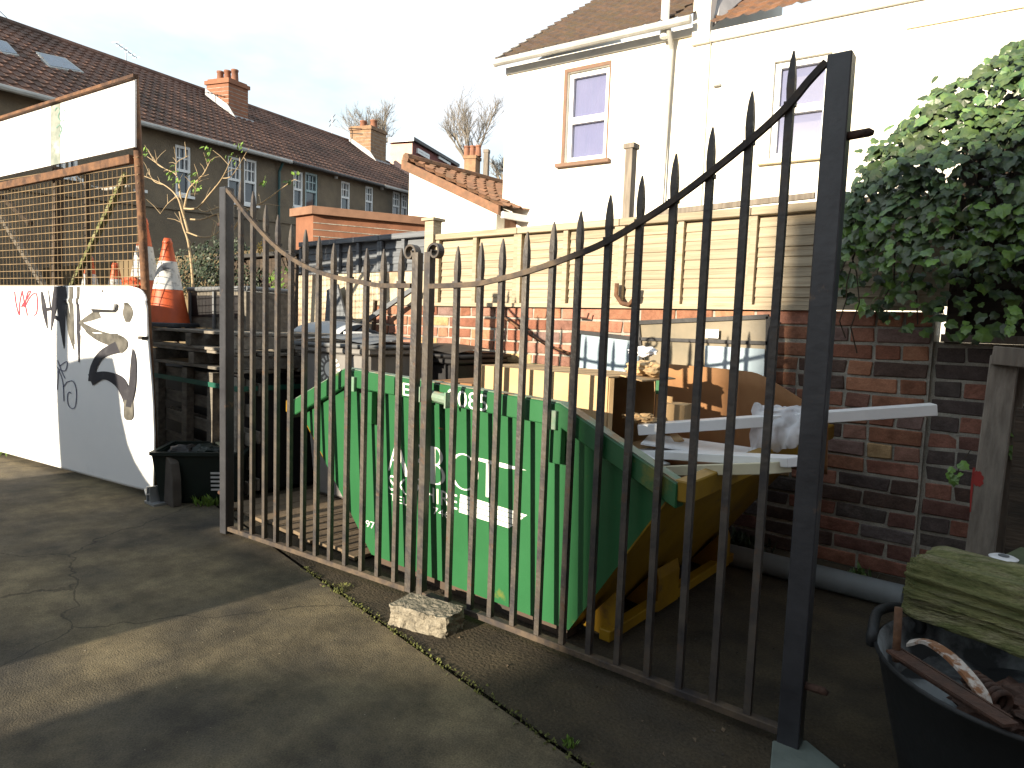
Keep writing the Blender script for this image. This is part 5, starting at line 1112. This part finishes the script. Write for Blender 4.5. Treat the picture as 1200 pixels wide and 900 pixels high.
for (x0, y0, x1, y1, nb, bl) in WINS:
    a0_, t_ = rfa(x0, y0); a1_, b_ = rfa(x1, y1)
    t_ = (rfa(x0, y0)[1]+rfa(x1, y0)[1])/2; b_ = (rfa(x0, y1)[1]+rfa(x1, y1)[1])/2; 
    if x0 in (66, 80): t_, b_ = 0.5, -0.6
    ww.append((a0_, a1_, b_, t_, nb, bl))
ww.sort()
fb = MB()
def rbox(b, a0, a1, h0, h1, b0, b1):
    vs = [RPt(a, h, q) for a in (a0, a1) for q in (b0, b1) for h in (h0, h1)]
    b.add(vs, [(0, 1, 3, 2), (4, 6, 7, 5), (0, 4, 5, 1), (2, 3, 7, 6), (0, 2, 6, 4), (1, 5, 7, 3)])
cur = EA
for (a0_, a1_, hb, ht_, nb, bl) in ww:
    rbox(fb, cur, a0_, -4.9, EH, 0, 0.25); rbox(fb, a0_, a1_, -4.9, hb, 0, 0.25); rbox(fb, a0_, a1_, ht_, EH, 0, 0.25); cur = a1_
rbox(fb, cur, 15, -4.9, EH, 0, 0.25); fb.build('front_wall', M_render_d, tr)
b = MB(); b.prism([RPt(15.0, -4.9, 0.02), RPt(15.0, -4.9, 8), RPt(15.0, EH, 8), RPt(15.0, RH-0.05, RB_), RPt(15.0, EH, 0.02)], RU_*0.2); b.build('gable_wall', M_render_d, tr)
b = MB(); rbox(b, EA, 14.9, -1.02, -0.93, -0.05, 0.0); b.build('string_course', M_render_d, tr)
for (a0_, a1_, hb, ht_, nb, bl) in ww:
    m_ = M_wblue if bl else M_wframe; hm = hb+(ht_-hb)*0.5; f = MB()
    e = 0.07; w_ = a1_-a0_
    rbox(f, a0_, a0_+e, hb, ht_, 0.02, 0.10); rbox(f, a1_-e, a1_, hb, ht_, 0.02, 0.10); rbox(f, a0_+e, a1_-e, hb, hb+e, 0.02, 0.10); rbox(f, a0_+e, a1_-e, ht_-e, ht_, 0.02, 0.10); rbox(f, a0_+e, a1_-e, hm-0.035, hm+0.035, 0.015, 0.10)
    for k in range(1, nb): x_ = a0_+w_*k/nb; rbox(f, x_-0.018, x_+0.018, hm+0.035, ht_-e, 0.04, 0.09)
    rbox(f, a0_+e, a1_-e, (hm+ht_)/2-0.018, (hm+ht_)/2+0.018, 0.042, 0.088)
    rbox(f, a0_-0.05, a1_+0.05, hb-0.07, hb-0.002, -0.08, 0.05)
    fo = f.build('window', m_, tr); g_ = MB(); rbox(g_, a0_+e, a1_-e, hb+e, ht_-e, 0.075, 0.08); g_.build('pane', M_glass, fo)
b = MB(); roof_quad(b, RPt(EA, EH-0.10, -0.28), RPt(15.1, EH-0.10, -0.28), RPt(15.1, RH, RB_), RPt(EA, RH, RB_), 17, 118, 0.045, 0.035, 3); b.build('roof_tiles', M_rooft, tr, kind='stuff')
b = MB(); roof_quad(b, RPt(EA, EH-0.05, 8.2), RPt(15.1, EH-0.05, 8.2), RPt(15.1, RH, RB_), RPt(EA, RH, RB_), 4, 20, 0.0, 0.02, 1); b.build('rear_roof', M_rooft, tr)
b = MB(); b.tube([RPt(EA, RH+0.03, RB_), RPt(15.1, RH+0.03, RB_)], 0.10, 8); b.build('ridge_tiles', M_rooft, tr)
b = MB(); b.tube([RPt(EA, EH-0.10, -0.34), RPt(3.85, EH-0.10, -0.34)], 0.06, 8); b.build('gutter', M_gutter, tr, label='pale grey gutter')
b = MB(); b.tube([RPt(3.9, EH-0.10, -0.34), RPt(9.4, EH-0.10, -0.34)], 0.055, 8); b.build('gutter', M_gutterd, tr); 
b = MB(); b.tube([RPt(9.45, EH-0.10, -0.34), RPt(15, EH-0.10, -0.34)], 0.06, 8); b.build('gutter', M_gutter, tr)
a_, h_ = rfa(325, 220); MB().tube([RPt(a_, EH-0.15, -0.2), RPt(a_, EH-0.4, -0.07), RPt(a_, -4.8, -0.07)], 0.04, 8).build('downpipe', mat('green_blue_pipe', (0.03, 0.10, 0.10), (0.03, 0.08, 0.08), 0.5, 5, 0), tr)
for px_, py_ in ((392, 208), (446, 221)): a_, h_ = rfa(px_, py_); MB().lathe([(0, -0.06), (0.07, -0.04), (0.07, 0.04), (0, 0.06)], RPt(a_, h_, -0.06), 10).build('alarm_box', M_upvc, tr)
def rchim(label, a0_, a1_, b0, b1, zb, ztop_, m, npots, pr=0.12):
    o = MB(); rbox(o, a0_, a1_, zb, ztop_-0.18, b0, b1); o.cur = 0
    rbox(o, a0_-0.05, a1_+0.05, ztop_-0.18, ztop_-0.06, b0-0.05, b1+0.05); rbox(o, a0_+0.02, a1_-0.02, ztop_-0.06, ztop_, b0+0.02, b1-0.02)
    ob = o.build('chimney', m, tr, label=label); c = MB(); nrow = 14
    for i in range(1, nrow): hh = zb+(ztop_-0.18-zb)*i/nrow; rbox(c, a0_-0.004, a1_+0.004, hh-0.008, hh+0.008, b0-0.004, b1+0.004)
    c.build('mortar_joints', M_mortar, ob)
    for k in range(npots):
        p = RPt(a0_+(a1_-a0_)*0.5, ztop_, b0+(b1-b0)*(k+0.5)/npots); MB().lathe([(pr, 0), (pr*0.85, 0.3), (pr, 0.31), (pr, 0.36), (pr*0.7, 0.36), (pr*0.6, 0.1)], p, 14).build('chimney_pot', M_pot, ob, smooth=True)
    s_ = (RH-EH)/RB_
    l = MB(); l.prism([RPt(a0_-0.03, EH+s_*(b0-0.35)+0.10, b0-0.35), RPt(a0_-0.03, EH+s_*b1+0.10, b1), RPt(a0_-0.03, EH+s_*b1+0.32, b1), RPt(a0_-0.03, EH+s_*(b0)+0.34, b0)], -RU_*0.03); rbox(l, a0_-0.05, a1_+0.05, EH+s_*(b0-0.2)+0.02, EH+s_*(b0-0.2)+0.14, b0-0.2, b0-0.06); l.build('flashing', M_lead, ob)
rchim('orange brick chimney with three pots', 4.25, 5.15, 2.45, 3.35, 1.8, 3.72, M_chim, 3)
rchim('buff brick chimney with two pots at the far end', 13.15, 14.5, 2.6, 3.7, 1.8, 4.12, M_chimy, 2, 0.17)
# rooflights
s_ = (RH-EH)/RB_; rn = (V((0, 0, 1))+RN*s_).normalized()
def rslope(px, py, out=0.0):
    return onp(px, py, RPt(0, EH, 0)+rn*out, rn)
RSN = (RPt(1, EH, 0)-RPt(0, EH, 0)).cross(RPt(0, EH+s_, 1)-RPt(0, EH, 0)).normalized(); RSN = RSN if RSN.z > 0 else -RSN
def rslope(px, py, out=0.0): return onp(px, py, RPt(0, EH, 0)+RSN*out, RSN)
for quad in (((-14, 42), (8, 49), (23, 65), (2, 62)), ((41, 60), (77, 68), (99, 85), (57, 78))):
    f = MB(); c = [rslope(x, y, 0.10) for x, y in quad]; f.prism(c, -RSN*0.10); fo = f.build('rooflight', M_gutter, tr)
    ctr = (c[0]+c[1]+c[2]+c[3])/4; MB().prism([ctr+(q-ctr)*0.84+RSN*0.004 for q in c], RSN*0.006).build('pane', M_glassb, fo)
b = MB(); p = RPt(1.8, RH+0.1, RB_); b.tube([p, p+V((0, 0, 0.35))], 0.015, 5); b.beam(p+V((-0.3, 0.4, 0.30)), p+V((0.3, -0.4, 0.34)), 0.02, 0.02)
for k in range(6): q = p+V((-0.3, 0.4, 0.30)).lerp(V((0.3, -0.4, 0.34)), k/5); b.beam(q-V((0.1, 0.05, 0)), q+V((0.1, 0.05, 0)), 0.012, 0.012)
b.build('tv_aerial', M_galv, tr)
b = MB(); p = RPt(12.2, RH+0.05, RB_); b.tube([p, p+V((0, 0, 0.8))], 0.02, 5); b.beam(p+V((-0.5, 0.2, 0.7)), p+V((0.5, -0.2, 0.75)), 0.03, 0.03); b.beam(p+V((-0.5, 0.2, 0.5)), p+V((0.5, -0.2, 0.55)), 0.03, 0.03); b.build('tv_aerial', M_galv, tr)
one('overhead_cable', MB().tube([EYEP+ray(-40, -25)*16, EYEP+ray(31, 43)*20.5, EYEP+ray(60, 66)*24], 0.010, 5), M_gutterd, 'thin overhead cable crossing the sky at the top left', 'cable')
# --- pair of white houses on the right
HW0, HU, HN = V((-5.681, 8.586, 0)), V((0.99377, 0.11147, 0)), V((0.11147, -0.99377, 0))
def HP(s, z, b=0.0): return HW0+HU*s-HN*b+V((0, 0, z))
def hbox(o, s0, s1, z0, z1, b0, b1):
    vs = [HP(s, z, q) for s in (s0, s1) for q in (b0, b1) for z in (z0, z1)]
    o.add(vs, [(0, 1, 3, 2), (4, 6, 7, 5), (0, 4, 5, 1), (2, 3, 7, 6), (0, 2, 6, 4), (1, 5, 7, 3)])
def hfa(px, py, b=0.0):
    q = onp(px, py, HP(0, 0, b), HN); return (q-HW0).dot(HU), q.z
def window_h(t, s0, s1, z0, z1, rev, mid=0.5, curtain=True):
    f = MB(); e = 0.075; zm = z0+(z1-z0)*mid
    hbox(f, s0, s0+e, z0, z1, 0.06, 0.14); hbox(f, s1-e, s1, z0, z1, 0.06, 0.14); hbox(f, s0+e, s1-e, z0, z0+e, 0.06, 0.14); hbox(f, s0+e, s1-e, z1-e, z1, 0.06, 0.14); hbox(f, s0+e, s1-e, zm-0.05, zm+0.05, 0.055, 0.14)
    fo = f.build('window', M_wframe, t)
    for a_, b_ in ((z0+e, zm-0.05), (zm+0.05, z1-e)):
        g_ = MB(); hbox(g_, s0+e, s1-e, a_, b_, 0.125, 0.13); g_.build('pane', mat('thin_window_glass', (0.24, 0.26, 0.42), (0.22, 0.24, 0.40), 0.05, 3, 0, alpha=0.5, spec=0.6), fo)
    c = MB(); c.fixn = False
    if curtain:
        c.grid(lambda u, v: HP(s0+e+(s1-s0-2*e)*u, z0+e+(z1-z0-2*e)*v, 0.17+0.015*sin(u*34)+0.01*sin(u*13+1)), 60, 2); c.build('curtain', M_curtain, fo, smooth=True)
    if rev:
        r = MB(); hbox(r, s0-0.055, s0-0.001, z0-0.02, z1+0.055, -0.012, 0.2); hbox(r, s0, s1, z1+0.001, z1+0.055, -0.012, 0.2); hbox(r, s1+0.001, s1+0.02, z0-0.02, z1+0.055, -0.012, 0.2); r.build('reveal', M_terra, fo)
    r = MB(); hbox(r, s0-0.12, s1+0.08, z0-0.075, z0-0.022, -0.09, 0.05); r.build('sill', M_terra if rev else M_render_c, fo)
    return fo
def front_wall(t, s0, s1, z0, z1, holes, m):
    o = MB(); cur = s0
    for (a, b_, c, d) in holes: hbox(o, cur, a, z0, z1, 0, 0.3); hbox(o, a, b_, z0, c, 0, 0.3); hbox(o, a, b_, d, z1, 0, 0.3); cur = b_
    hbox(o, cur, s1, z0, z1, 0, 0.3); o.build('front_wall', m, t)
ha = thing('white_house', 'white rendered house with lilac curtained sash window and brown roof', 'house', HP(0, 0))
s0, zt0 = hfa(664, 84); s1, zb0 = hfa(711, 188); s0b = -0.43; s1b = 0.27; wz0, wz1 = 3.66, 5.0
SL, SR = -1.56, 1.30
front_wall(ha, SL, SR, -0.2, 5.28, [(s0b, s1b, wz0, wz1)], M_render_w); window_h(ha, s0b, s1b, wz0, wz1, True, 0.47)
b = MB(); b.prism([HP(SL+0.001, -0.2, 0.3), HP(SL+0.001, -0.2, 6.2), HP(SL+0.001, 5.25, 6.2), HP(SL+0.001, 7.4, 3.2), HP(SL+0.001, 5.25, 0.3)], HU*0.25); b.build('gable_wall', M_render_w, ha)
b = MB(); roof_quad(b, HP(SL-0.08, 5.30, -0.22), HP(SR+0.26, 5.30, -0.22), HP(SR+0.26, 7.65, 3.2), HP(SL-0.08, 7.65, 3.2), 15, 14, 0.035, 0.03, 4); b.build('roof_tiles', M_roofr, ha, kind='stuff')
b = MB(); b.prism([HP(SL-0.10, 5.22, -0.22), HP(SL-0.10, 7.56, 3.2), HP(SL-0.10, 7.68, 3.2), HP(SL-0.10, 5.36, -0.22)], HU*0.05); b.build('verge', M_mortar, ha)
MB().tube([HP(SL-0.05, 5.26, -0.28), HP(SR+0.25, 5.26, -0.28)], 0.055, 10).build('gutter', M_gutter, ha)
hb_ = MB(); hbox(hb_, SL, SR+0.2, 5.16, 5.27, -0.03, 0.0); hb_.build('fascia', M_wframe, ha)
b = MB(); sD, zz_ = hfa(779, 30, -0.15); b.tube([HP(sD, 5.15, -0.15), HP(sD, 5.15, -0.15)+V((0, 0, 1.0))], 0.058, 10); b.build('soil_pipe', M_wframe, ha, label='white soil pipe rising above the eaves')
sD, zz_ = hfa(785, 100, -0.06); MB().tube([HP(sD, 5.22, -0.22), HP(sD, 5.0, -0.06), HP(sD, 1.0, -0.06)], 0.034, 10).build('downpipe', M_gutter, ha)
hb_ = MB(); hbox(hb_, SR+0.001, SR+0.24, -0.2, 5.2, 0.0, 0.3); hb_.build('cream_strip', M_render_c, ha)
hc = thing('white_house', 'right hand white house with orange brown roof, blown out by the sun', 'house', HP(3, 0))
QL = SR+0.245; sw0, sw1 = hfa(908, 70)[0], hfa(966, 190)[0]
front_wall(hc, QL, 9.0, -0.2, 5.12, [(sw0, sw1, 3.40, 4.62)], M_render_w); window_h(hc, sw0, sw1, 3.40, 4.62, False, 0.5, False)
b = MB(); hbox(b, sw0, sw1, 3.3, 4.7, 0.31, 0.33); b.build('room_wall', M_render_w, hc)
b = MB(); s_a, s_b = hfa(814, 40)[0], hfa(834, 40)[0]; hbox(b, s_a, s_b, 5.0, 7.6, -0.10, 4.0); hbox(b, s_a, s_b, 1.0, 5.0, -0.04, 0.0); b.build('party_wall', M_render_w, hc, label='white party wall rising above the roofs')
s_c, s_d = hfa(836, 20, 0.5)[0], hfa(866, 0, 0.5)[0]
b = MB(); b.prism([HP(s_b+0.001, 5.24, 0.02), HP(s_b+0.001, 6.9, 0.6), HP(s_b+0.55, 6.9, 1.9), HP(s_b+0.05, 5.3, 0.05)], (0, 0.02, 0)); b.build('lead_valley', M_lead, hc)
b = MB(); roof_quad(b, HP(s_b+0.02, 5.17, -0.15), HP(9.1, 5.17, -0.15), HP(9.1, 7.6, 3.3), HP(s_b+0.02, 7.6, 3.3), 15, 34, 0.035, 0.03, 4); b.build('roof_tiles', M_pantile, hc, kind='stuff')
b = MB(); hbox(b, s_b, 9.0, 5.02, 5.15, -0.06, 0.0); b.build('fascia', M_wframe, hc)
q0 = hfa(1075, 25); b = MB(); hbox(b, q0[0]-0.1, q0[0]+1.0, 4.72, 4.78, -0.03, 0.0); b.build('lintel', M_render_c, hc)
q0 = hfa(841, 101); MB().lathe([(0, -0.01), (0.05, -0.01), (0.05, 0.02), (0, 0.02)], HP(q0[0], q0[1], -0.02), 16).build('air_vent', M_gutter, hc)
# --- white outhouse with clay roof
ob = thing('outhouse', 'low white outhouse with sloping clay pantile roof behind the fence', 'outhouse', (-8, 8, 0))
A_, B_ = V((-9.06, 8, 3.93)), V((-6.99, 8, 3.0)); dA, dB = V((0.30, 6.5, 0)), V((0.95, 5.0, 0))
MB().prism([V((A_.x, 8, 0)), V((B_.x, 8, 0)), V((B_.x, 8, B_.z-0.08)), V((A_.x, 8, A_.z-0.05))], (0, 0.2, 0)).build('gable_wall', M_render_w, ob)
MB().prism([V((B_.x-0.001, 8.2, 0)), V((B_.x-0.001, 8.2, 2.88)), V((B_.x, 8, 2.88))+dB, V((B_.x, 8, 0))+dB], (-0.2, 0, 0)).build('side_wall', M_house_b, ob, label='brown red brick side wall')
MB().prism([V((A_.x, 8.2, 0)), V((A_.x, 8.2, 3.8)), V((A_.x, 8, 3.8))+dA, V((A_.x, 8, 0))+dA], (0.2, 0, 0)).build('side_wall', M_render_w, ob)
b = MB(); ov = V((0.16, 0, -0.072)); roof_quad(b, B_+ov+V((0, -0.10, 0)), B_+ov+dB, A_+dA, A_+V((-0.05, -0.10, 0.02)), 9, 26, 0.06, 0.03, 4)
b.build('roof_tiles', M_pantile, ob, kind='stuff')
MB().prism([A_+V((-0.08, -0.12, -0.13)), B_+V((0.14, -0.12, -0.17)), B_+V((0.14, -0.12, -0.03)), A_+V((-0.08, -0.12, 0.03))], (0, 0.05, 0)).build('verge', M_pantile, ob)
MB().beam(B_+V((0.16, -0.05, -0.16)), B_+V((0.16, 0, -0.16))+dB, 0.06, 0.10).build('gutter', M_wframe, ob)
MB().tube([A_+V((0.0, -0.1, 0.05)), A_+dA+V((0, 0, 0.05))], 0.09, 8).build('ridge_tiles', M_pantile, ob)
# --- orange brick garden wall with coping
ow = thing('coped_wall', 'orange brick wall with brown coping behind the grey fence', 'wall', (-7.5, 6, 0))
f0, f1 = ony(347, 254, 5.0), ony(367, 254, 5.0); f2 = onz(498, 268, f1.z-0.02); f2 = f1+(f2-f1)*1.0; zt_ = ony(356, 253, 5.0).z
MB().prism([V((f1.x, f1.y, 0)), V((f2.x, f2.y, 0)), V((f2.x+f0.x-f1.x, f2.y, 0)), V((f0.x, f0.y, 0))], (0, 0, zt_)).build('brickwork', M_chim, ow)
for i in range(8):
    z = zt_-0.10-i*0.085; d_ = (f2-f1).normalized(); MB().beam(V((f1.x+0.004, f1.y, z)), V((f2.x+0.004, f2.y, z)), 0.006, 0.010).build('mortar_joint', M_mortar, ow)
b = MB(); o_ = V((0.06, -0.06, 0)); b.prism([V((f0.x-0.06, f0.y-0.06, zt_+0.001)), V((f1.x+0.06, f1.y-0.06, zt_+0.001)), V((f2.x+0.06, f2.y, zt_+0.001)), V((f2.x+f0.x-f1.x-0.06, f2.y, zt_+0.001))], (0, 0, 0.10)); b.build('coping', M_house_b, ow)
# --- far house with red dormer
C0 = EYEP+ray(484, 178)*33; U2 = V((RU_.x, RU_.y, 0)).normalized()
def f2p(px, py, nrm, p0): return onp(px, py, p0, nrm)
e_ = f2p(535, 185, RN, C0); la = (e_-C0).dot(U2); w__ = f2p(457, 180, U2, C0); lb = abs((w__-C0).dot(RN))
def D(a, b, z): return V((C0.x, C0.y, 0))+U2*a-RN*b+V((0, 0, z))
def dbox(o, a0, a1, b0, b1, z0, z1):
    vs = [D(a, q, z) for a in (a0, a1) for q in (b0, b1) for z in (z0, z1)]; o.add(vs, [(0, 1, 3, 2), (4, 6, 7, 5), (0, 4, 5, 1), (2, 3, 7, 6), (0, 2, 6, 4), (1, 5, 7, 3)])
zT = f2p(484, 165, RN, C0).z; zB = f2p(484, 200, RN, C0).z
dh = thing('dormer_house', 'distant red brick house with flat topped dormer and two white windows', 'house', D(0, 0, 0))
M_pink = mat('pale_pink_render', (0.62, 0.40, 0.33), (0.5, 0.33, 0.28), 0.9, 3, 0.1); M_maroon = mat('maroon_cladding', (0.20, 0.065, 0.055), (0.15, 0.05, 0.045), 0.8, 3, 0.1)
b = MB(); dbox(b, 0.05, la, 0.05, lb, 0, zT); b.build('dormer_wall', M_maroon, dh); b = MB(); dbox(b, 0, 0.048, 0.05, lb, 0, zT-0.1); b.build('end_wall', M_pink, dh, label='sunlit pale pink end wall')
b = MB(); dbox(b, -0.15, la+0.2, -0.12, lb+0.1, zT+0.002, zT+0.16); b.build('flat_roof', M_gutterd, dh); b = MB(); dbox(b, -0.18, -0.151, -0.12, lb, zT-0.05, zT+0.18); b.build('fascia', M_wframe, dh)
for (x0, y0, x1, y1) in ((489, 173.5, 502.5, 187), (514, 180, 527, 193.5)):
    p, q = f2p(x0, y0, RN, C0), f2p(x1, y1, RN, C0); a0_, a1_ = (p-C0).dot(U2), (q-C0).dot(U2); z1_, z0_ = p.z, q.z
    f = MB(); dbox(f, a0_, a1_, -0.05, 0.049, z0_, z1_); fo = f.build('window', M_wframe, dh)
    am = (a0_+a1_)/2
    for s0_, s1_ in ((a0_+0.12, am-0.06), (am+0.06, a1_-0.12)): g_ = MB(); dbox(g_, s0_, s1_, -0.06, -0.051, z0_+0.12, z1_-0.12); g_.build('pane', M_glass, fo)
b = MB(); dbox(b, la+0.02, la+9, 1.2, 7, 0, zB-0.9); b.build('side_wing', M_house_b, dh)
def stack(label, x0, x1, yt, ybm, dist, m, pots, cat='chimney'):
    c = EYEP+ray((x0+x1)/2, ybm)*dist; sc_ = dist/F_PX; w = (x1-x0)*sc_*0.8; h = (ybm-yt)*sc_; t = thing('chimney', label, 'chimney', (c.x, c.y, c.z-1)); R = Matrix.Rotation(radians(20), 3, 'Z')
    MB().box((c.x, c.y, c.z+h/2-0.5), (w, w, h+1), R).build('stack', m, t); MB().box((c.x, c.y, c.z+h+0.06), (w*1.15, w*1.15, 0.12), R).build('cap', m, t)
    for k in range(pots): q = c+R @ V(((k-(pots-1)/2)*w*0.5, 0, h+0.12)); MB().lathe([(0.13, 0), (0.10, 0.35), (0.12, 0.36), (0.12, 0.42), (0.06, 0.42)], q, 10).build('chimney_pot', M_pot, t)
    return t
# roof behind the outhouse carrying two chimneys
fr_ = thing('far_house', 'distant low house roof behind the outhouse', 'house', EYEP+ray(570, 230)*27)
q = [EYEP+ray(x, y)*d for x, y, d in ((500, 262, 24), (640, 262, 24), (640, 224, 28), (500, 190, 28))]
b = MB(); roof_quad(b, q[0], q[1], q[2], q[3], 8, 20, 0.05, 0.03, 3); b.build('roof_tiles', M_rooft, fr_, kind='stuff')
b = MB(); b.prism([q[0]+V((0, 0.5, 0)), q[1]+V((0, 0.5, 0)), V((q[1].x, q[1].y+0.5, 0)), V((q[0].x, q[0].y+0.5, 0))], (0, 0.3, 0)); b.build('front_wall', M_house_b, fr_)
stack('cream chimney with orange pots between the outhouse roof and the white house', 544, 562, 188, 205, 26, M_chimy, 3)
stack('slim green grey chimney right of the cream one', 566, 573, 180, 206, 26, M_greywood, 0)

# ------------------------------------------------------------------ bare trees
def bare_tree(label, px, pyb, pyt, dist, spread, seed, depth=7):
    base = EYEP+ray(px, pyb)*dist; top = EYEP+ray(px, pyt)*dist; H = (top.z-base.z); rg = random.Random(seed)
    t = thing('bare_tree', label, 'tree', (base.x, base.y, 0)); trunk = MB().tube([V((base.x, base.y, 0)), base, base+V((0, 0, H*0.18))], [0.22, 0.16, 0.12], 8); trunk.build('trunk', M_bark, t)
    cb = MB()
    def grow(p, d, l, r, k):
        if k == 0 or r < 0.004: return
        q = p+d*l; m_ = p.lerp(q, 0.5)+V((rg.uniform(-1, 1), rg.uniform(-1, 1), 0))*l*0.06
        cb.tube([p, m_, q], [r, r*0.85, r*0.7], 4 if k > 3 else 3, cap=False)
        for _ in range(rg.choice((2, 3, 3)) if k > 1 else 0):
            nd = (d+V((rg.gauss(0, spread), rg.gauss(0, spread), rg.uniform(-0.05, 0.35)))).normalized(); grow(q if rg.random() < 0.6 else m_, nd, l*rg.uniform(0.62, 0.88), r*0.62, k-1)
    for i in range(5):
        a = i*1.26+rg.random(); grow(base+V((0, 0, H*0.10)), V((cos(a)*0.42, sin(a)*0.42, 1)).normalized(), H*0.25, 0.10, depth)
    cb.build('crown', M_bark, t)
bare_tree('bare tree behind the buff chimney', 440, 205, 118, 44, 0.42, 3)
bare_tree('taller bare tree left of the white house', 550, 215, 104, 46, 0.36, 8)
bare_tree('faint bare tree right beside the white house corner', 588, 225, 172, 50, 0.45, 5, 6)

# ------------------------------------------------------------------ unseen shadow casters around the viewpoint; walls and right-hand block added for the light
k_ = 0.0; prof = [(-14, 0), (-14, 0.76), (-5.43, 0.77), (-5.43, 2.2), (-5.29, 2.2), (-5.28, 1.62), (-5.10, 1.665), (-4.90, 1.695), (-4.76, 1.70), (-4.72, 1.60), (-4.688, 1.385), (-4.62, 1.18), (-4.56, 1.087), (-4.47, 1.0), (-4.40, 0.95), (-4.31, 0.93), (-4.31, 2.12), (-3.62, 2.12), (-3.62, 0.875), (-2.655, 0.885), (-2.655, 0)]
one('shadow_caster_wall', MB().prism([V((x+k_, -2.5, z)) for x, z in prof], (0, -0.2, 0)), M_tan, 'unseen stepped wall added behind the viewpoint to cast fitted shadows', 'wall')  # added caster, outline drawn to give the wanted shade on panel and yard
one('low_shadow_caster', MB().prism([V((-2.47, -6, 0)), V((-2.47, -6, 1.49)), V((-1.70, -6, 1.62)), V((4, -6, 1.75)), V((4, -6, 0))], (0, -0.2, 0)), M_house_b, 'unseen low wall added behind the viewpoint to shade the ground, its top rising to the right', 'wall')  # added caster, placed and sloped for the shade edge on the forecourt
rh = thing('sky_blocker_house', 'unseen block added right of the viewpoint to cut sky light, dressed as a brick house', 'house', (4, -6, 0))  # added occluder that lowers the ambient light on the ground
MB().bbox((2.4, -17, 0), (10, 1.6, 6.6)).build('walls', M_house_b, rh); MB().bbox((2.3, -17.1, 6.605), (10.1, 1.7, 6.75)).build('roof', M_rooft, rh)
for yy_ in (-3.5, -8, -12): f_ = MB().bbox((2.36, yy_, 3.6), (2.395, yy_+1.1, 5.0)).build('window', M_wframe, rh); MB().bbox((2.35, yy_+0.08, 3.68), (2.355, yy_+1.02, 4.92)).build('pane', M_glass, f_)
hs = thing('opposite_house', 'tall brick house across the road behind the viewpoint', 'house', (0, -24, 0))
b = MB().prism([V((-2.78, -20, 0)), V((-2.78, -20, 6.7)), V((14, -20, 6.7)), V((14, -20, 0))], (0, -8, 0)); b.build('walls', M_house_b, hs)
b = MB().prism([V((-2.8, -20.05, 6.705)), V((14.2, -20.05, 6.705)), V((14.2, -24, 7.3)), V((-2.8, -24, 7.3))], (0, 0, 0.08)); b.build('roof', M_rooft, hs)
MB().bbox((1, -19.97, 0.02), (1.9, -19.9, 2.0)).build('door', M_gutterd, hs)
for xx in (3, 6, 9):
    for zz in (1.0, 4.0): fo = MB().bbox((xx, -19.97, zz), (xx+1.2, -19.92, zz+1.4)).build('window', M_wframe, hs); MB().bbox((xx+0.08, -19.915, zz+0.08), (xx+1.12, -19.905, zz+1.32)).build('pane', M_glass, fo)
